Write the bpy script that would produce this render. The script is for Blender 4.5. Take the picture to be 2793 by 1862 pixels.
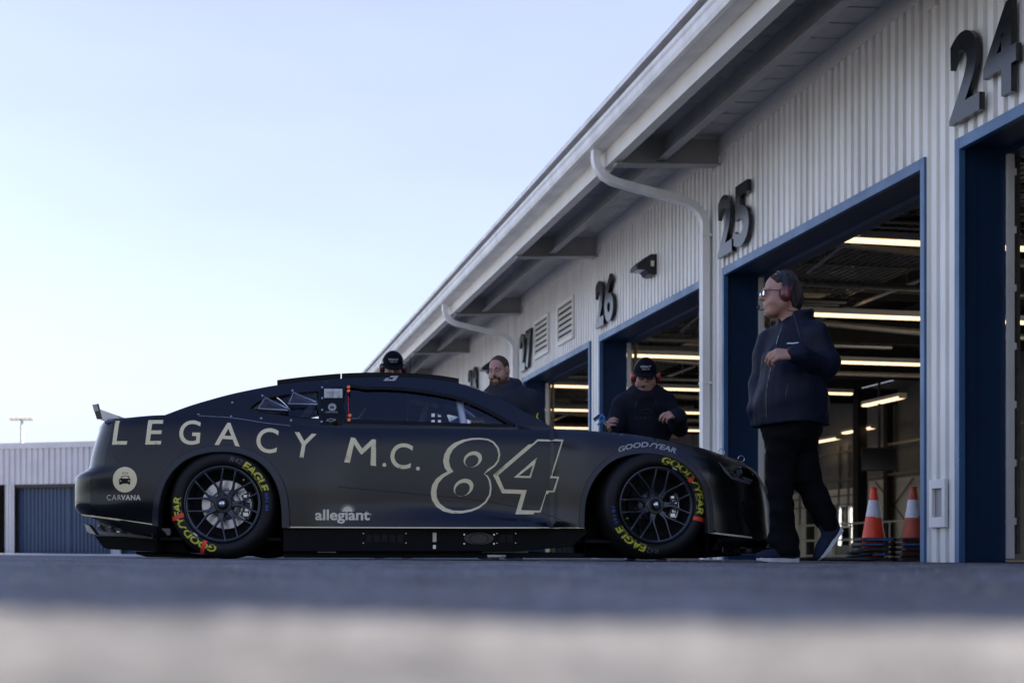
import bpy, bmesh, math, random
import numpy as np
from math import sin, cos, pi, radians, sqrt, atan2, hypot
from mathutils import Vector, Matrix
from mathutils.geometry import delaunay_2d_cdt

for o in list(bpy.data.objects): bpy.data.objects.remove(o)
random.seed(7); RNG = np.random.default_rng(7)
SC = bpy.context.scene
COL = SC.collection

# ------------------------------------------------------------------ camera
FPX = 3879.2                 # focal length in photo pixels (50 mm on 36 mm)
CX, HOR = 1396.5, 1516.0     # principal x, horizon row in the photo
CAMZ = 0.029                 # the photographer has the camera on the tarmac
SLOPE = 0.0065               # the apron falls gently to the right for drainage
cam_d = bpy.data.cameras.new('camera'); cam = bpy.data.objects.new('camera', cam_d); COL.objects.link(cam)
cam.location = (0, 0, CAMZ); cam.rotation_euler = (radians(90), 0, 0)
cam_d.lens = 50; cam_d.sensor_width = 36; cam_d.shift_y = (HOR - 931) / 2793
cam_d.clip_start = 0.02; cam_d.clip_end = 3000
cam_d.dof.use_dof = True; cam_d.dof.focus_distance = 9.4; cam_d.dof.aperture_fstop = 3.1
SC.camera = cam

# ------------------------------------------------------------------ sky, sun, exposure
SUN_AZ = Vector((0.97, -0.25, 0)).normalized(); SUN_EL = radians(24)
w = bpy.data.worlds.new("World"); SC.world = w; w.use_nodes = True
nt = w.node_tree; nt.nodes.clear()
sky = nt.nodes.new('ShaderNodeTexSky'); sky.sky_type = 'NISHITA'; sky.sun_disc = False
sky.sun_elevation = SUN_EL
sky.sun_rotation = atan2(SUN_AZ.x, SUN_AZ.y)
sky.altitude = 300; sky.air_density = 1.0; sky.dust_density = 2.0; sky.ozone_density = 6.0
bg = nt.nodes.new('ShaderNodeBackground'); bg.inputs['Strength'].default_value = 0.10
wo = nt.nodes.new('ShaderNodeOutputWorld')
hs = nt.nodes.new('ShaderNodeHueSaturation'); hs.inputs['Saturation'].default_value = 0.56; tn = nt.nodes.new('ShaderNodeMix'); tn.data_type = 'RGBA'; tn.blend_type = 'MULTIPLY'; tn.inputs[0].default_value = 1; tn.inputs[7].default_value = (.975, .94, .965, 1)
nt.links.new(sky.outputs[0], hs.inputs['Color']); nt.links.new(hs.outputs[0], tn.inputs[6]); wt = nt.nodes.new('ShaderNodeTexCoord'); sxyz = nt.nodes.new('ShaderNodeSeparateXYZ'); zr = nt.nodes.new('ShaderNodeValToRGB')
nt.links.new(wt.outputs['Generated'], sxyz.inputs[0]); nt.links.new(sxyz.outputs[2], zr.inputs[0])
el_ = zr.color_ramp.elements; el_[0].position = 0.0; el_[0].color = (.64, .595, .55, 1); el_[1].position = .95; el_[1].color = (.38, .52, .92, 1)   # hazy horizon, deeper blue zenith
for p_, c_ in ((.16, (.67, .65, .63, 1)), (.40, (.76, .76, .78, 1))):
    e_ = el_.new(p_); e_.color = c_
zen = nt.nodes.new('ShaderNodeMix'); zen.data_type = 'RGBA'; zen.blend_type = 'MULTIPLY'; zen.inputs[0].default_value = 1
hz = nt.nodes.new('ShaderNodeTexNoise'); hz.inputs['Scale'].default_value = 3.2; hz.inputs['Detail'].default_value = 5; hm = nt.nodes.new('ShaderNodeMapping'); hm.inputs['Scale'].default_value = (1, 1, 3.2); hm.inputs['Rotation'].default_value = (0, .35, 0)
nt.links.new(wt.outputs['Generated'], hm.inputs[0]); nt.links.new(hm.outputs[0], hz.inputs['Vector']); hr_ = nt.nodes.new('ShaderNodeMapRange'); hr_.inputs[1].default_value = .3; hr_.inputs[2].default_value = .7; hr_.inputs[3].default_value = .955; hr_.inputs[4].default_value = 1.045   # faint high haze
hx_ = nt.nodes.new('ShaderNodeMix'); hx_.data_type = 'RGBA'; hx_.blend_type = 'MULTIPLY'; hx_.inputs[0].default_value = 1; nt.links.new(hz.outputs[0], hr_.inputs[0]); nt.links.new(tn.outputs[2], hx_.inputs[6]); nt.links.new(hr_.outputs[0], hx_.inputs[7])
nt.links.new(hx_.outputs[2], zen.inputs[6]); nt.links.new(zr.outputs[0], zen.inputs[7]); nt.links.new(zen.outputs[2], bg.inputs[0]); nt.links.new(bg.outputs[0], wo.inputs[0])
sd = bpy.data.lights.new('sun', 'SUN'); sd.energy = 5.0; sd.angle = radians(0.53); sd.color = (1.0, 0.90, 0.77)
so = bpy.data.objects.new('sun', sd); COL.objects.link(so)
sdir = Vector((SUN_AZ.x * cos(SUN_EL), SUN_AZ.y * cos(SUN_EL), sin(SUN_EL)))
so.rotation_euler = sdir.to_track_quat('Z', 'Y').to_euler(); so.location = (20, -8, 15)
SC.view_settings.view_transform = 'Standard'; SC.view_settings.look = 'None'
SC.view_settings.exposure = 2.27; SC.view_settings.gamma = 1.0
SC.cycles.max_bounces = 8; SC.cycles.transparent_max_bounces = 16
SC.cycles.sample_clamp_indirect = 4.0

# ------------------------------------------------------------------ materials
MATS = {}
def mat(name, col, rough=0.5, metal=0.0, var=0.0, vscale=6.0, bump=0.0, bscale=60.0, spec=0.5, emit=None, estr=0.0,
        coat=0.0, col2=None, stretch=(1, 1, 1), rvar=0.0):
    m = bpy.data.materials.new(name); m.use_nodes = True; MATS[name] = m
    n = m.node_tree.nodes; l = m.node_tree.links
    b = n['Principled BSDF']
    b.inputs['Base Color'].default_value = (*col, 1); b.inputs['Roughness'].default_value = rough
    b.inputs['Metallic'].default_value = metal; b.inputs['Specular IOR Level'].default_value = spec
    b.inputs['Coat Weight'].default_value = coat; b.inputs['Coat Roughness'].default_value = 0.12
    if emit: b.inputs['Emission Color'].default_value = (*emit, 1); b.inputs['Emission Strength'].default_value = estr
    if var or bump or rvar:
        tc = n.new('ShaderNodeTexCoord'); mp = n.new('ShaderNodeMapping'); mp.inputs['Scale'].default_value = stretch
        l.new(tc.outputs['Object'], mp.inputs[0])
    if var or rvar:
        no = n.new('ShaderNodeTexNoise'); no.inputs['Scale'].default_value = vscale; no.inputs['Detail'].default_value = 7
        no.inputs['Roughness'].default_value = 0.62
        l.new(mp.outputs[0], no.inputs['Vector'])
    if var:
        mx = n.new('ShaderNodeMix'); mx.data_type = 'RGBA'
        c2 = col2 if col2 else tuple(c * (1 - var) for c in col)
        mx.inputs[6].default_value = (*col, 1); mx.inputs[7].default_value = (*c2, 1)
        rp = n.new('ShaderNodeMapRange'); rp.inputs[1].default_value = 0.35; rp.inputs[2].default_value = 0.68
        l.new(no.outputs[0], rp.inputs[0]); l.new(rp.outputs[0], mx.inputs[0]); l.new(mx.outputs[2], b.inputs['Base Color'])
    if rvar:
        rr = n.new('ShaderNodeMapRange'); rr.inputs[1].default_value = 0.3; rr.inputs[2].default_value = 0.7
        rr.inputs[3].default_value = max(0, rough - rvar); rr.inputs[4].default_value = min(1, rough + rvar)
        l.new(no.outputs[0], rr.inputs[0]); l.new(rr.outputs[0], b.inputs['Roughness'])
    if bump:
        n2 = n.new('ShaderNodeTexNoise'); n2.inputs['Scale'].default_value = bscale; n2.inputs['Detail'].default_value = 5
        l.new(mp.outputs[0], n2.inputs['Vector'])
        bp = n.new('ShaderNodeBump'); bp.inputs['Strength'].default_value = bump; bp.inputs['Distance'].default_value = 0.01
        l.new(n2.outputs[0], bp.inputs['Height']); l.new(bp.outputs[0], b.inputs['Normal'])
    return m

def glass_mat(name, tint, gloss=1.0, rough=0.02, milk=0.0, ior=1.5):
    m = bpy.data.materials.new(name); m.use_nodes = True; n = m.node_tree.nodes; l = m.node_tree.links
    n.remove(n['Principled BSDF']); out = n['Material Output']
    tr = n.new('ShaderNodeBsdfTransparent'); tr.inputs[0].default_value = (*tint, 1)
    gl = n.new('ShaderNodeBsdfGlossy'); gl.inputs['Roughness'].default_value = rough; gl.inputs[0].default_value = (gloss, gloss, gloss, 1)
    fr = n.new('ShaderNodeFresnel'); fr.inputs[0].default_value = 1.5
    mx = n.new('ShaderNodeMixShader'); l.new(fr.outputs[0], mx.inputs[0]); l.new(tr.outputs[0], mx.inputs[1]); l.new(gl.outputs[0], mx.inputs[2])
    res = mx
    if milk:
        df = n.new('ShaderNodeBsdfDiffuse'); df.inputs[0].default_value = (.6, .65, .75, 1); m2 = n.new('ShaderNodeMixShader'); m2.inputs[0].default_value = milk
        l.new(mx.outputs[0], m2.inputs[1]); l.new(df.outputs[0], m2.inputs[2]); res = m2
    fr.inputs[0].default_value = ior
    l.new(res.outputs[0], out.inputs[0]); MATS[name] = m
    return m

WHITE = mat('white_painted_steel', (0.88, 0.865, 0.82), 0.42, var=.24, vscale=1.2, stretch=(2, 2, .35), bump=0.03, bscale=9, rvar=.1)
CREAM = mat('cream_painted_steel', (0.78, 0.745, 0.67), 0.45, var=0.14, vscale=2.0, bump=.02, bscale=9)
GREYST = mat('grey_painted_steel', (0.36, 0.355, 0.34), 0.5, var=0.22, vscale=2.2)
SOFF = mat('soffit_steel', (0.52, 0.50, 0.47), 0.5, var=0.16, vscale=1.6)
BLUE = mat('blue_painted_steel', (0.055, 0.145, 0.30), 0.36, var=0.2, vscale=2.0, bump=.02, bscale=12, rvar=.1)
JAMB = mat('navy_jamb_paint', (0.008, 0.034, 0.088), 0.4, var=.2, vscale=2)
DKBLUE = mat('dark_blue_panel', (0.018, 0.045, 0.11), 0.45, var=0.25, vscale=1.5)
BLACKP = mat('black_painted_metal', (0.007, 0.0075, 0.009), 0.32, var=0.3, vscale=5)
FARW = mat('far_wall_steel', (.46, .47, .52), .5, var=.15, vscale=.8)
DOORM = mat('galvanised_door', (.16, .155, .15), .32, .8, var=.3, vscale=8, rvar=.12)
DARK = mat('dark_interior_paint', (0.014, 0.0135, 0.013), 0.7, var=0.4, vscale=1.5)
ROOFIN = mat('dark_insulation', (0.010, 0.010, 0.010), 0.85, var=0.4, vscale=2)
GALV = mat('galvanised_steel', (0.42, 0.41, 0.39), 0.38, 0.85, var=0.3, vscale=8, rvar=.12)
BEIGE = mat('beige_panel', (0.74, 0.69, 0.57), 0.6, var=0.15, vscale=1.5, stretch=(1, 1, .3))
GREYPAN = mat('grey_wall_panel', (0.24, 0.24, 0.23), 0.6, var=0.2, vscale=1.5)
CONCF = mat('concrete_floor', (0.20, 0.19, 0.175), 0.35, var=0.3, vscale=2.5, bump=.05, bscale=40)
LAMP = mat('lit_lamp_tube', (0.9, 0.85, 0.7), 0.5, emit=(1.0, 0.70, 0.38), estr=.46)
RAIL = mat('cream_railing_paint', (0.62, 0.58, 0.46), 0.45, var=.1, vscale=4)

# ------------------------------------------------------------------ object helpers
def tag(o, label=None, cat=None, group=None, kind=None):
    if label: o['label'] = label
    if cat: o['category'] = cat
    if group: o['group'] = group
    if kind: o['kind'] = kind
    return o
def thing(name, label, cat, loc=(0, 0, 0), rot=(0, 0, 0), group=None):
    o = bpy.data.objects.new(name, None); COL.objects.link(o); o.empty_display_size = 0.2
    o.location = loc; o.rotation_euler = rot
    return tag(o, label, cat, group)
def dup(root, loc=None, rotz=None):
    def rec(o, par):
        c = o.copy(); COL.objects.link(c); c.parent = par
        for ch in list(o.children): rec(ch, c)
        return c
    r = rec(root, None)
    if loc is not None: r.location = loc
    if rotz is not None: r.rotation_euler = (0, 0, rotz)
    return r
def mkobj(name, verts, faces, m, parent=None, smooth=False, bevel=0.0, bseg=2, ang=35, weld=False):
    me = bpy.data.meshes.new(name); me.from_pydata([tuple(map(float, v)) for v in verts], [], [tuple(f) for f in faces])
    if weld:
        bm = bmesh.new(); bm.from_mesh(me); bmesh.ops.remove_doubles(bm, verts=bm.verts, dist=1e-5)
        bmesh.ops.recalc_face_normals(bm, faces=bm.faces); bm.to_mesh(me); bm.free()
    me.update(); me.materials.append(m)
    o = bpy.data.objects.new(name, me); COL.objects.link(o)
    if parent: o.parent = parent
    if smooth:
        me.polygons.foreach_set('use_smooth', [True] * len(me.polygons))
        if smooth != 'all':
            try: me.set_sharp_from_angle(angle=radians(ang))
            except Exception: pass
    if bevel:
        md = o.modifiers.new('bevel', 'BEVEL'); md.width = bevel; md.segments = bseg; md.limit_method = 'ANGLE'; md.angle_limit = radians(40)
    return o
class MB:
    def __init__(s): s.v = []; s.f = []
    def add(s, v, f):
        k = len(s.v); s.v += [tuple(p) for p in v]; s.f += [tuple(i + k for i in q) for q in f]; return s
    def box(s, a, b):
        x0, x1 = sorted((a[0], b[0])); y0, y1 = sorted((a[1], b[1])); z0, z1 = sorted((a[2], b[2]))
        return s.add([(x0, y0, z0), (x1, y0, z0), (x1, y1, z0), (x0, y1, z0), (x0, y0, z1), (x1, y0, z1), (x1, y1, z1), (x0, y1, z1)],
                     [(3, 2, 1, 0), (4, 5, 6, 7), (0, 1, 5, 4), (1, 2, 6, 5), (2, 3, 7, 6), (3, 0, 4, 7)])
    def bar(s, p, q, wx, wy=None, up=(0, 0, 1)):
        p = Vector(p); q = Vector(q); d = (q - p).normalized(); u = Vector(up)
        if abs(d.dot(u)) > .98: u = Vector((1, 0, 0))
        a = d.cross(u).normalized() * wx / 2; b = d.cross(a).normalized() * (wy or wx) / 2
        return s.add([p - a - b, p + a - b, p + a + b, p - a + b, q - a - b, q + a - b, q + a + b, q - a + b],
                     [(3, 2, 1, 0), (4, 5, 6, 7), (0, 1, 5, 4), (1, 2, 6, 5), (2, 3, 7, 6), (3, 0, 4, 7)])
    def tube(s, pts, r, n=12, cap=True):
        pts = [Vector(p) for p in pts]; k = len(s.v); R = r if isinstance(r, (list, tuple)) else [r] * len(pts)
        prev = None
        for i, p in enumerate(pts):
            d = (pts[min(i + 1, len(pts) - 1)] - pts[max(i - 1, 0)]).normalized()
            if prev is None:
                a = d.cross(Vector((0, 0, 1)) if abs(d.z) < .9 else Vector((1, 0, 0))).normalized()
            else: a = (prev - d * prev.dot(d)).normalized()
            prev = a; b = d.cross(a)
            for j in range(n):
                t = 2 * pi * j / n; s.v.append(tuple(p + (a * cos(t) + b * sin(t)) * R[i]))
        for i in range(len(pts) - 1):
            for j in range(n):
                s.f.append((k + i * n + j, k + i * n + (j + 1) % n, k + (i + 1) * n + (j + 1) % n, k + (i + 1) * n + j))
        if cap:
            s.f.append(tuple(k + j for j in range(n))[::-1]); m = k + (len(pts) - 1) * n; s.f.append(tuple(m + j for j in range(n)))
        return s
    def lathe(s, prof, n=48, M=None, close=False):
        k = len(s.v); M = M or Matrix.Identity(4)
        for (r, z) in prof:
            for j in range(n):
                t = 2 * pi * j / n; s.v.append(tuple(M @ Vector((r * cos(t), r * sin(t), z))))
        m = len(prof)
        for i in range(m if close else m - 1):
            i2 = (i + 1) % m
            for j in range(n):
                s.f.append((k + i * n + j, k + i * n + (j + 1) % n, k + i2 * n + (j + 1) % n, k + i2 * n + j))
        return s
    def extr(s, poly, fa, fb):
        """prism: poly of 2-D points, fa/fb map them to the two end caps"""
        n = len(poly); k = len(s.v)
        s.v += [tuple(fa(*p)) for p in poly] + [tuple(fb(*p)) for p in poly]
        s.f.append(tuple(k + i for i in range(n))[::-1]); s.f.append(tuple(k + n + i for i in range(n)))
        for i in range(n): s.f.append((k + i, k + (i + 1) % n, k + n + (i + 1) % n, k + n + i))
        return s
    def sphere(s, c, r, n=12, m=8, sc=(1, 1, 1)):
        k = len(s.v)
        for i in range(m + 1):
            ph = pi * i / m
            for j in range(n):
                t = 2 * pi * j / n
                s.v.append((c[0] + r * sc[0] * sin(ph) * cos(t), c[1] + r * sc[1] * sin(ph) * sin(t), c[2] + r * sc[2] * cos(ph)))
        for i in range(m):
            for j in range(n): s.f.append((k + i * n + j, k + (i + 1) * n + j, k + (i + 1) * n + (j + 1) % n, k + i * n + (j + 1) % n))
        return s
    def build(s, name, m, parent=None, **kw): return mkobj(name, s.v, s.f, m, parent, **kw)

def resample(poly, d, closed=True):
    out = []; n = len(poly)
    for i in range(n if closed else n - 1):
        a = poly[i]; b = poly[(i + 1) % n]; L = hypot(b[0] - a[0], b[1] - a[1]); k = max(1, int(math.ceil(L / d)))
        for j in range(k): out.append((a[0] + (b[0] - a[0]) * j / k, a[1] + (b[1] - a[1]) * j / k))
    if not closed: out.append(tuple(poly[-1]))
    return out
def inside(polys, P):
    P = np.asarray(P); r = np.zeros(len(P), bool)
    for poly in polys:
        a = np.asarray(poly); b = np.roll(a, -1, 0)
        for (x0, y0), (x1, y1) in zip(a, b):
            if y0 == y1: continue
            c = ((y0 > P[:, 1]) != (y1 > P[:, 1]))
            r ^= c & (P[:, 0] < (x1 - x0) * (P[:, 1] - y0) / (y1 - y0) + x0)
    return r
def fill2d(polys, grid, bd=None):
    """even-odd filled triangulation of closed 2-D polygons with a grid of inner points"""
    bd = bd or grid
    polys = [resample(p, bd) for p in polys if len(p) > 2]
    V = []; Ed = []
    for p in polys:
        k = len(V); V += p; Ed += [(k + i, k + (i + 1) % len(p)) for i in range(len(p))]
    A = np.array(V); lo = A.min(0); hi = A.max(0)
    if grid < (hi - lo).max():
        gx = np.arange(lo[0] + grid * .37, hi[0], grid); gy = np.arange(lo[1] + grid * .41, hi[1], grid * .866)
        G = np.array([(x + (grid / 2 if j % 2 else 0), y) for j, y in enumerate(gy) for x in gx])
        if len(G):
            G = G[inside(polys, G)]
            if len(G):
                keep = np.ones(len(G), bool)
                for i in range(0, len(A), 400):
                    dd = ((G[:, None, :] - A[None, i:i + 400, :]) ** 2).sum(2).min(1); keep &= dd > (grid * .45) ** 2
                V = V + [tuple(g) for g in G[keep]]
    r = delaunay_2d_cdt([Vector(v) for v in V], Ed, [], 0, 1e-7)
    vs = [(v.x, v.y) for v in r[0]]; tr = [t for t in r[2] if len(t) == 3]
    if not tr: return vs, []
    va = np.array(vs); c = va[np.array(tr)].mean(1); ok = inside(polys, c)
    return vs, [t for t, k in zip(tr, ok) if k]
def surf(name, polys, fmap, m, parent=None, grid=.03, bd=None, thick=0.0, flip=False, smooth='all'):
    vs, tr = fill2d(polys, grid, bd)
    V = [fmap(*v) for v in vs]
    tr = [t[::-1] if flip else t for t in tr]
    o = mkobj(name, V, tr, m, parent, smooth=smooth)
    if thick:
        md = o.modifiers.new('solid', 'SOLIDIFY'); md.thickness = thick; md.offset = -1
    return o
FONT_CACHE = {}
def glyphs(txt, size=1.0, bold=0.0, shear=0.0, space=1.0):
    """outlines of a word set in Blender's own font; first baseline point at the origin"""
    key = (txt, bold, shear, space)
    if key not in FONT_CACHE:
        cu = bpy.data.curves.new('t', 'FONT'); cu.body = txt; cu.size = 1; cu.shear = shear; cu.space_character = space; cu.resolution_u = 4
        ob = bpy.data.objects.new('t', cu); COL.objects.link(ob)
        dg = bpy.context.evaluated_depsgraph_get(); c2 = ob.evaluated_get(dg).to_curve(dg, apply_modifiers=False)
        out = []
        for sp in c2.splines:
            pts = []
            if sp.type == 'BEZIER':
                bp = sp.bezier_points; n = len(bp)
                for i in range(n):
                    a = bp[i]; b = bp[(i + 1) % n]
                    p0, p1, p2, p3 = a.co, a.handle_right, b.handle_left, b.co
                    st = (p1 - p0).length < 1e-6 and (p3 - p2).length < 1e-6
                    d = (p3 - p0).normalized() if (p3 - p0).length > 1e-9 else Vector((1, 0, 0))
                    fl = max((p1 - p0).cross(d).length, (p2 - p0).cross(d).length)
                    k = 1 if st or fl < 1e-3 else 6
                    for j in range(k):
                        t = j / k; q = p0 * (1 - t) ** 3 + p1 * 3 * t * (1 - t) ** 2 + p2 * 3 * t * t * (1 - t) + p3 * t ** 3; pts.append((q.x, q.y))
            else: pts = [(p.co.x, p.co.y) for p in sp.points]
            q = []
            for p in pts:
                if not q or hypot(p[0] - q[-1][0], p[1] - q[-1][1]) > 1e-4: q.append(p)
            if len(q) > 1 and hypot(q[0][0] - q[-1][0], q[0][1] - q[-1][1]) < 1e-4: q.pop()
            if bold: q = offset_poly(q, bold)
            out.append(q)
        ob.to_curve_clear() if hasattr(ob, 'to_curve_clear') else None
        bpy.data.objects.remove(ob); bpy.data.curves.remove(cu)
        FONT_CACHE[key] = out
    return [[(x * size, y * size) for x, y in p] for p in FONT_CACHE[key]]
def offset_poly(p, d):
    """move every vertex to the right of travel by d (the font winds outer loops clockwise)"""
    n = len(p); out = []
    for i in range(n):
        a = Vector(p[i - 1]); b = Vector(p[i]); c = Vector(p[(i + 1) % n])
        e0 = (b - a).normalized(); e1 = (c - b).normalized()
        n0 = Vector((e0.y, -e0.x)); n1 = Vector((e1.y, -e1.x)); m = (n0 + n1)
        if m.length < 1e-4: m = n0
        m.normalize(); k = min(1 / max(m.dot(n0), .35), 2.2)
        out.append(tuple(b + m * d * k))
    return out
def bbox2(polys):
    a = np.array([q for p in polys for q in p]); return a.min(0), a.max(0)
def fit(polys, x0, y0, x1, y1):
    lo, hi = bbox2(polys); sx = (x1 - x0) / max(hi[0] - lo[0], 1e-6); sy = (y1 - y0) / max(hi[1] - lo[1], 1e-6)
    return [[(x0 + (x - lo[0]) * sx, y0 + (y - lo[1]) * sy) for x, y in p] for p in polys]
def sm(a, b, x):
    t = np.clip((x - a) / (b - a), 0, 1); return t * t * (3 - 2 * t)
def ground_z(x): return -SLOPE * x

# ------------------------------------------------------------------ ground
def asphalt(name, base, dark, rough=.78):
    m = bpy.data.materials.new(name); m.use_nodes = True; n = m.node_tree.nodes; l = m.node_tree.links; b = n['Principled BSDF']
    tc = n.new('ShaderNodeTexCoord')
    def noise(sc, det, ro):
        q = n.new('ShaderNodeTexNoise'); q.inputs['Scale'].default_value = sc; q.inputs['Detail'].default_value = det; q.inputs['Roughness'].default_value = ro
        l.new(tc.outputs['Object'], q.inputs['Vector']); return q
    big = noise(1.6, 6, .65); fine = noise(70, 5, .8); mid = noise(7, 8, .75)
    mx = n.new('ShaderNodeMix'); mx.data_type = 'RGBA'; mx.inputs[6].default_value = (*dark, 1); mx.inputs[7].default_value = (*base, 1)
    ad = n.new('ShaderNodeMath'); ad.operation = 'ADD'; l.new(big.outputs[0], ad.inputs[0]); l.new(mid.outputs[0], ad.inputs[1])
    mr = n.new('ShaderNodeMapRange'); mr.inputs[1].default_value = .82; mr.inputs[2].default_value = 1.20; l.new(ad.outputs[0], mr.inputs[0])
    l.new(mr.outputs[0], mx.inputs[0])
    sp = n.new('ShaderNodeMapRange'); sp.inputs[1].default_value = .36; sp.inputs[2].default_value = .66; sp.inputs[3].default_value = .15; sp.inputs[4].default_value = 1.95
    l.new(fine.outputs[0], sp.inputs[0])
    mu = n.new('ShaderNodeMix'); mu.data_type = 'RGBA'; mu.blend_type = 'MULTIPLY'; mu.inputs[0].default_value = 1
    l.new(mx.outputs[2], mu.inputs[6]); l.new(sp.outputs[0], mu.inputs[7]); l.new(mu.outputs[2], b.inputs['Base Color'])
    b.inputs['Roughness'].default_value = rough; b.inputs['Specular IOR Level'].default_value = .3
    bp = n.new('ShaderNodeBump'); bp.inputs['Strength'].default_value = .55; bp.inputs['Distance'].default_value = .006
    a2 = n.new('ShaderNodeMath'); a2.operation = 'ADD'; l.new(fine.outputs[0], a2.inputs[0]); l.new(mid.outputs[0], a2.inputs[1])
    l.new(a2.outputs[0], bp.inputs['Height']); l.new(bp.outputs[0], b.inputs['Normal']); return m
ASPH = asphalt('asphalt', (.205, .203, .201), (.058, .058, .058))
CONC = asphalt('apron_concrete', (.42, .40, .37), (.32, .305, .28), .7)
def gpt(x, y, dz=0): return (x, y, ground_z(x) + dz)
from mathutils import noise as mnoise
gxs = [-1500, -300, -60, -20, -8, -4] + list(np.arange(-2.6, -1.2, .06)) + list(np.arange(-1.2, 1.2, .016)) + list(np.arange(1.2, 2.61, .06)) + [4, 8, 20, 60, 300, 1500]
gys = [-1500, -300, -60, -20, -6, -2] + list(np.arange(-.6, .2, .06)) + list(np.arange(.2, 2.6, .018)) + list(np.arange(2.6, 7.6, .05)) + [9, 12, 20, 60, 300, 1500]
g = MB()
for yy in gys:
    for xx in gxs:
        k_ = float(sm(2.5, 1.6, abs(xx)) * sm(-.5, .1, yy) * sm(7.4, 4.5, yy)); dz = 0
        if k_ > 0: dz = k_ * (.0055 * mnoise.noise((xx * 1.1 + 3, yy * 1.1, 0)) + .0045 * mnoise.noise((xx * 3.1, yy * 3.1, 5)) + .0022 * mnoise.noise((xx * 8, yy * 8, 9)) + .0034 * max(0, mnoise.noise((xx * 21, yy * 21, 2))) + .0018 * mnoise.noise((xx * 34, yy * 34, 7)))
        g.v.append(gpt(xx, yy, dz))
n_ = len(gxs)
for j in range(len(gys) - 1):
    for i in range(n_ - 1): g.f.append((j * n_ + i, j * n_ + i + 1, (j + 1) * n_ + i + 1, (j + 1) * n_ + i))
tag(g.build('ground', ASPH, smooth='all'), kind='structure')
g = MB(); g.add([gpt(-70, 15.5, .004), gpt(2.9, 15.5, .004), gpt(-7, 61, .004), gpt(-70, 61, .004)], [(0, 1, 2, 3)])
tag(g.build('pavement', CONC), kind='structure')

GRIT = mat('grit_stone', (.30, .28, .25), .8, var=.6, vscale=30)
g = MB(); rg = np.random.default_rng(3)
for i in range(5200):
    yy = .9 + 9.8 * rg.random() ** 1.1; xx = (rg.random() - .5) * (.85 * yy + .5); r = (.0010 + .0042 * rg.random() ** 3); q = rg.random(8)
    k = len(g.v); z0 = ground_z(xx) + .002
    g.v += [(xx + r * (q[0] - 1.3), yy + r * (q[1] - .5), z0 - .004), (xx + r * (.3 + q[2]), yy + r * (q[3] - 1), z0 - .004), (xx + r * (q[4] - .5), yy + r * (.4 + q[5]), z0 - .004), (xx + r * (q[6] - .5) * .6, yy, z0 + r * (.5 + q[7] * .8))]
    g.f += [(k, k + 1, k + 3), (k + 1, k + 2, k + 3), (k + 2, k, k + 3)]
tag(g.build('road_grit', GRIT), kind='stuff')

# ------------------------------------------------------------------ garage building (local axes: x = t along the front, y = e outwards)
X0 = 6.522; UT = Vector((-.2156, .9766, 0)); NE = Vector((-.9766, -.2156, 0))
GAR = thing('garage_building', 'long white corrugated garage row with blue framed open bays and deep eave', 'building', (X0, 0, 0), (0, 0, atan2(.9766, -.2156)))
def wpt(t, e, z): return Vector((X0, 0, 0)) + UT * t + NE * e + Vector((0, 0, z))
def tz(px, e):          # t of the point at offset e seen in photo column px
    r = (px - CX) / FPX; return (X0 + NE.x * e - r * NE.y * e) / (r * UT.y - UT.x)
PITCH = 5.54; F0 = 12.454; DW = 5.02; T_END = -1.02; T_FAR = 62.6
def far_edge(k): return F0 + PITCH * (k - 24)
PER = .1524
def corr(mb, t0, t1, z0, z1, eo=.035, ei=-.012, per=PER, prof=((0, 1), (.56, 1), (.64, 0), (.92, 0))):
    ts = []; k = math.floor(t0 / per)
    while k * per < t1:
        for f, q in prof: ts.append((k * per + f * per, eo if q else ei))
        k += 1
    ts.append((k * per, eo)); out = []
    for (a, ea), (b, eb) in zip(ts[:-1], ts[1:]):
        if b <= t0 or a >= t1: continue
        lo = max(a, t0); hi = min(b, t1); f = lambda x: ea + (eb - ea) * (x - a) / (b - a)
        mb.add([(lo, f(lo), z0), (hi, f(hi), z0), (hi, f(hi), z1), (lo, f(lo), z1)], [(0, 1, 2, 3)])
wm = MB(); ZT = 5.05; ZL = 3.58
KS = list(range(23, 33))
for k in KS:
    corr(wm, far_edge(k), far_edge(k) + PITCH - DW, -.12, ZT)
    corr(wm, far_edge(k) - DW, far_edge(k), ZL - .03, ZT)
corr(wm, T_END, far_edge(23) - DW, -.12, ZT); corr(wm, far_edge(32) + .52, T_FAR, -.12, ZT)
wm.box((T_END - .1, 0.035, -.2), (T_END, -14, 5.3)); wm.box((T_FAR, .035, -.2), (T_FAR + .1, -14, 5.3))
wm.build('wall', WHITE, GAR)
fl = MB(); fl.box((T_END, .047, 5.015), (T_FAR, -.02, 5.25))
for k in KS: fl.box((far_edge(k) + .34, .052, 4.86), (far_edge(k) + .50, .01, 5.014))
fl.build('wall_flashing', CREAM, GAR)
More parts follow.
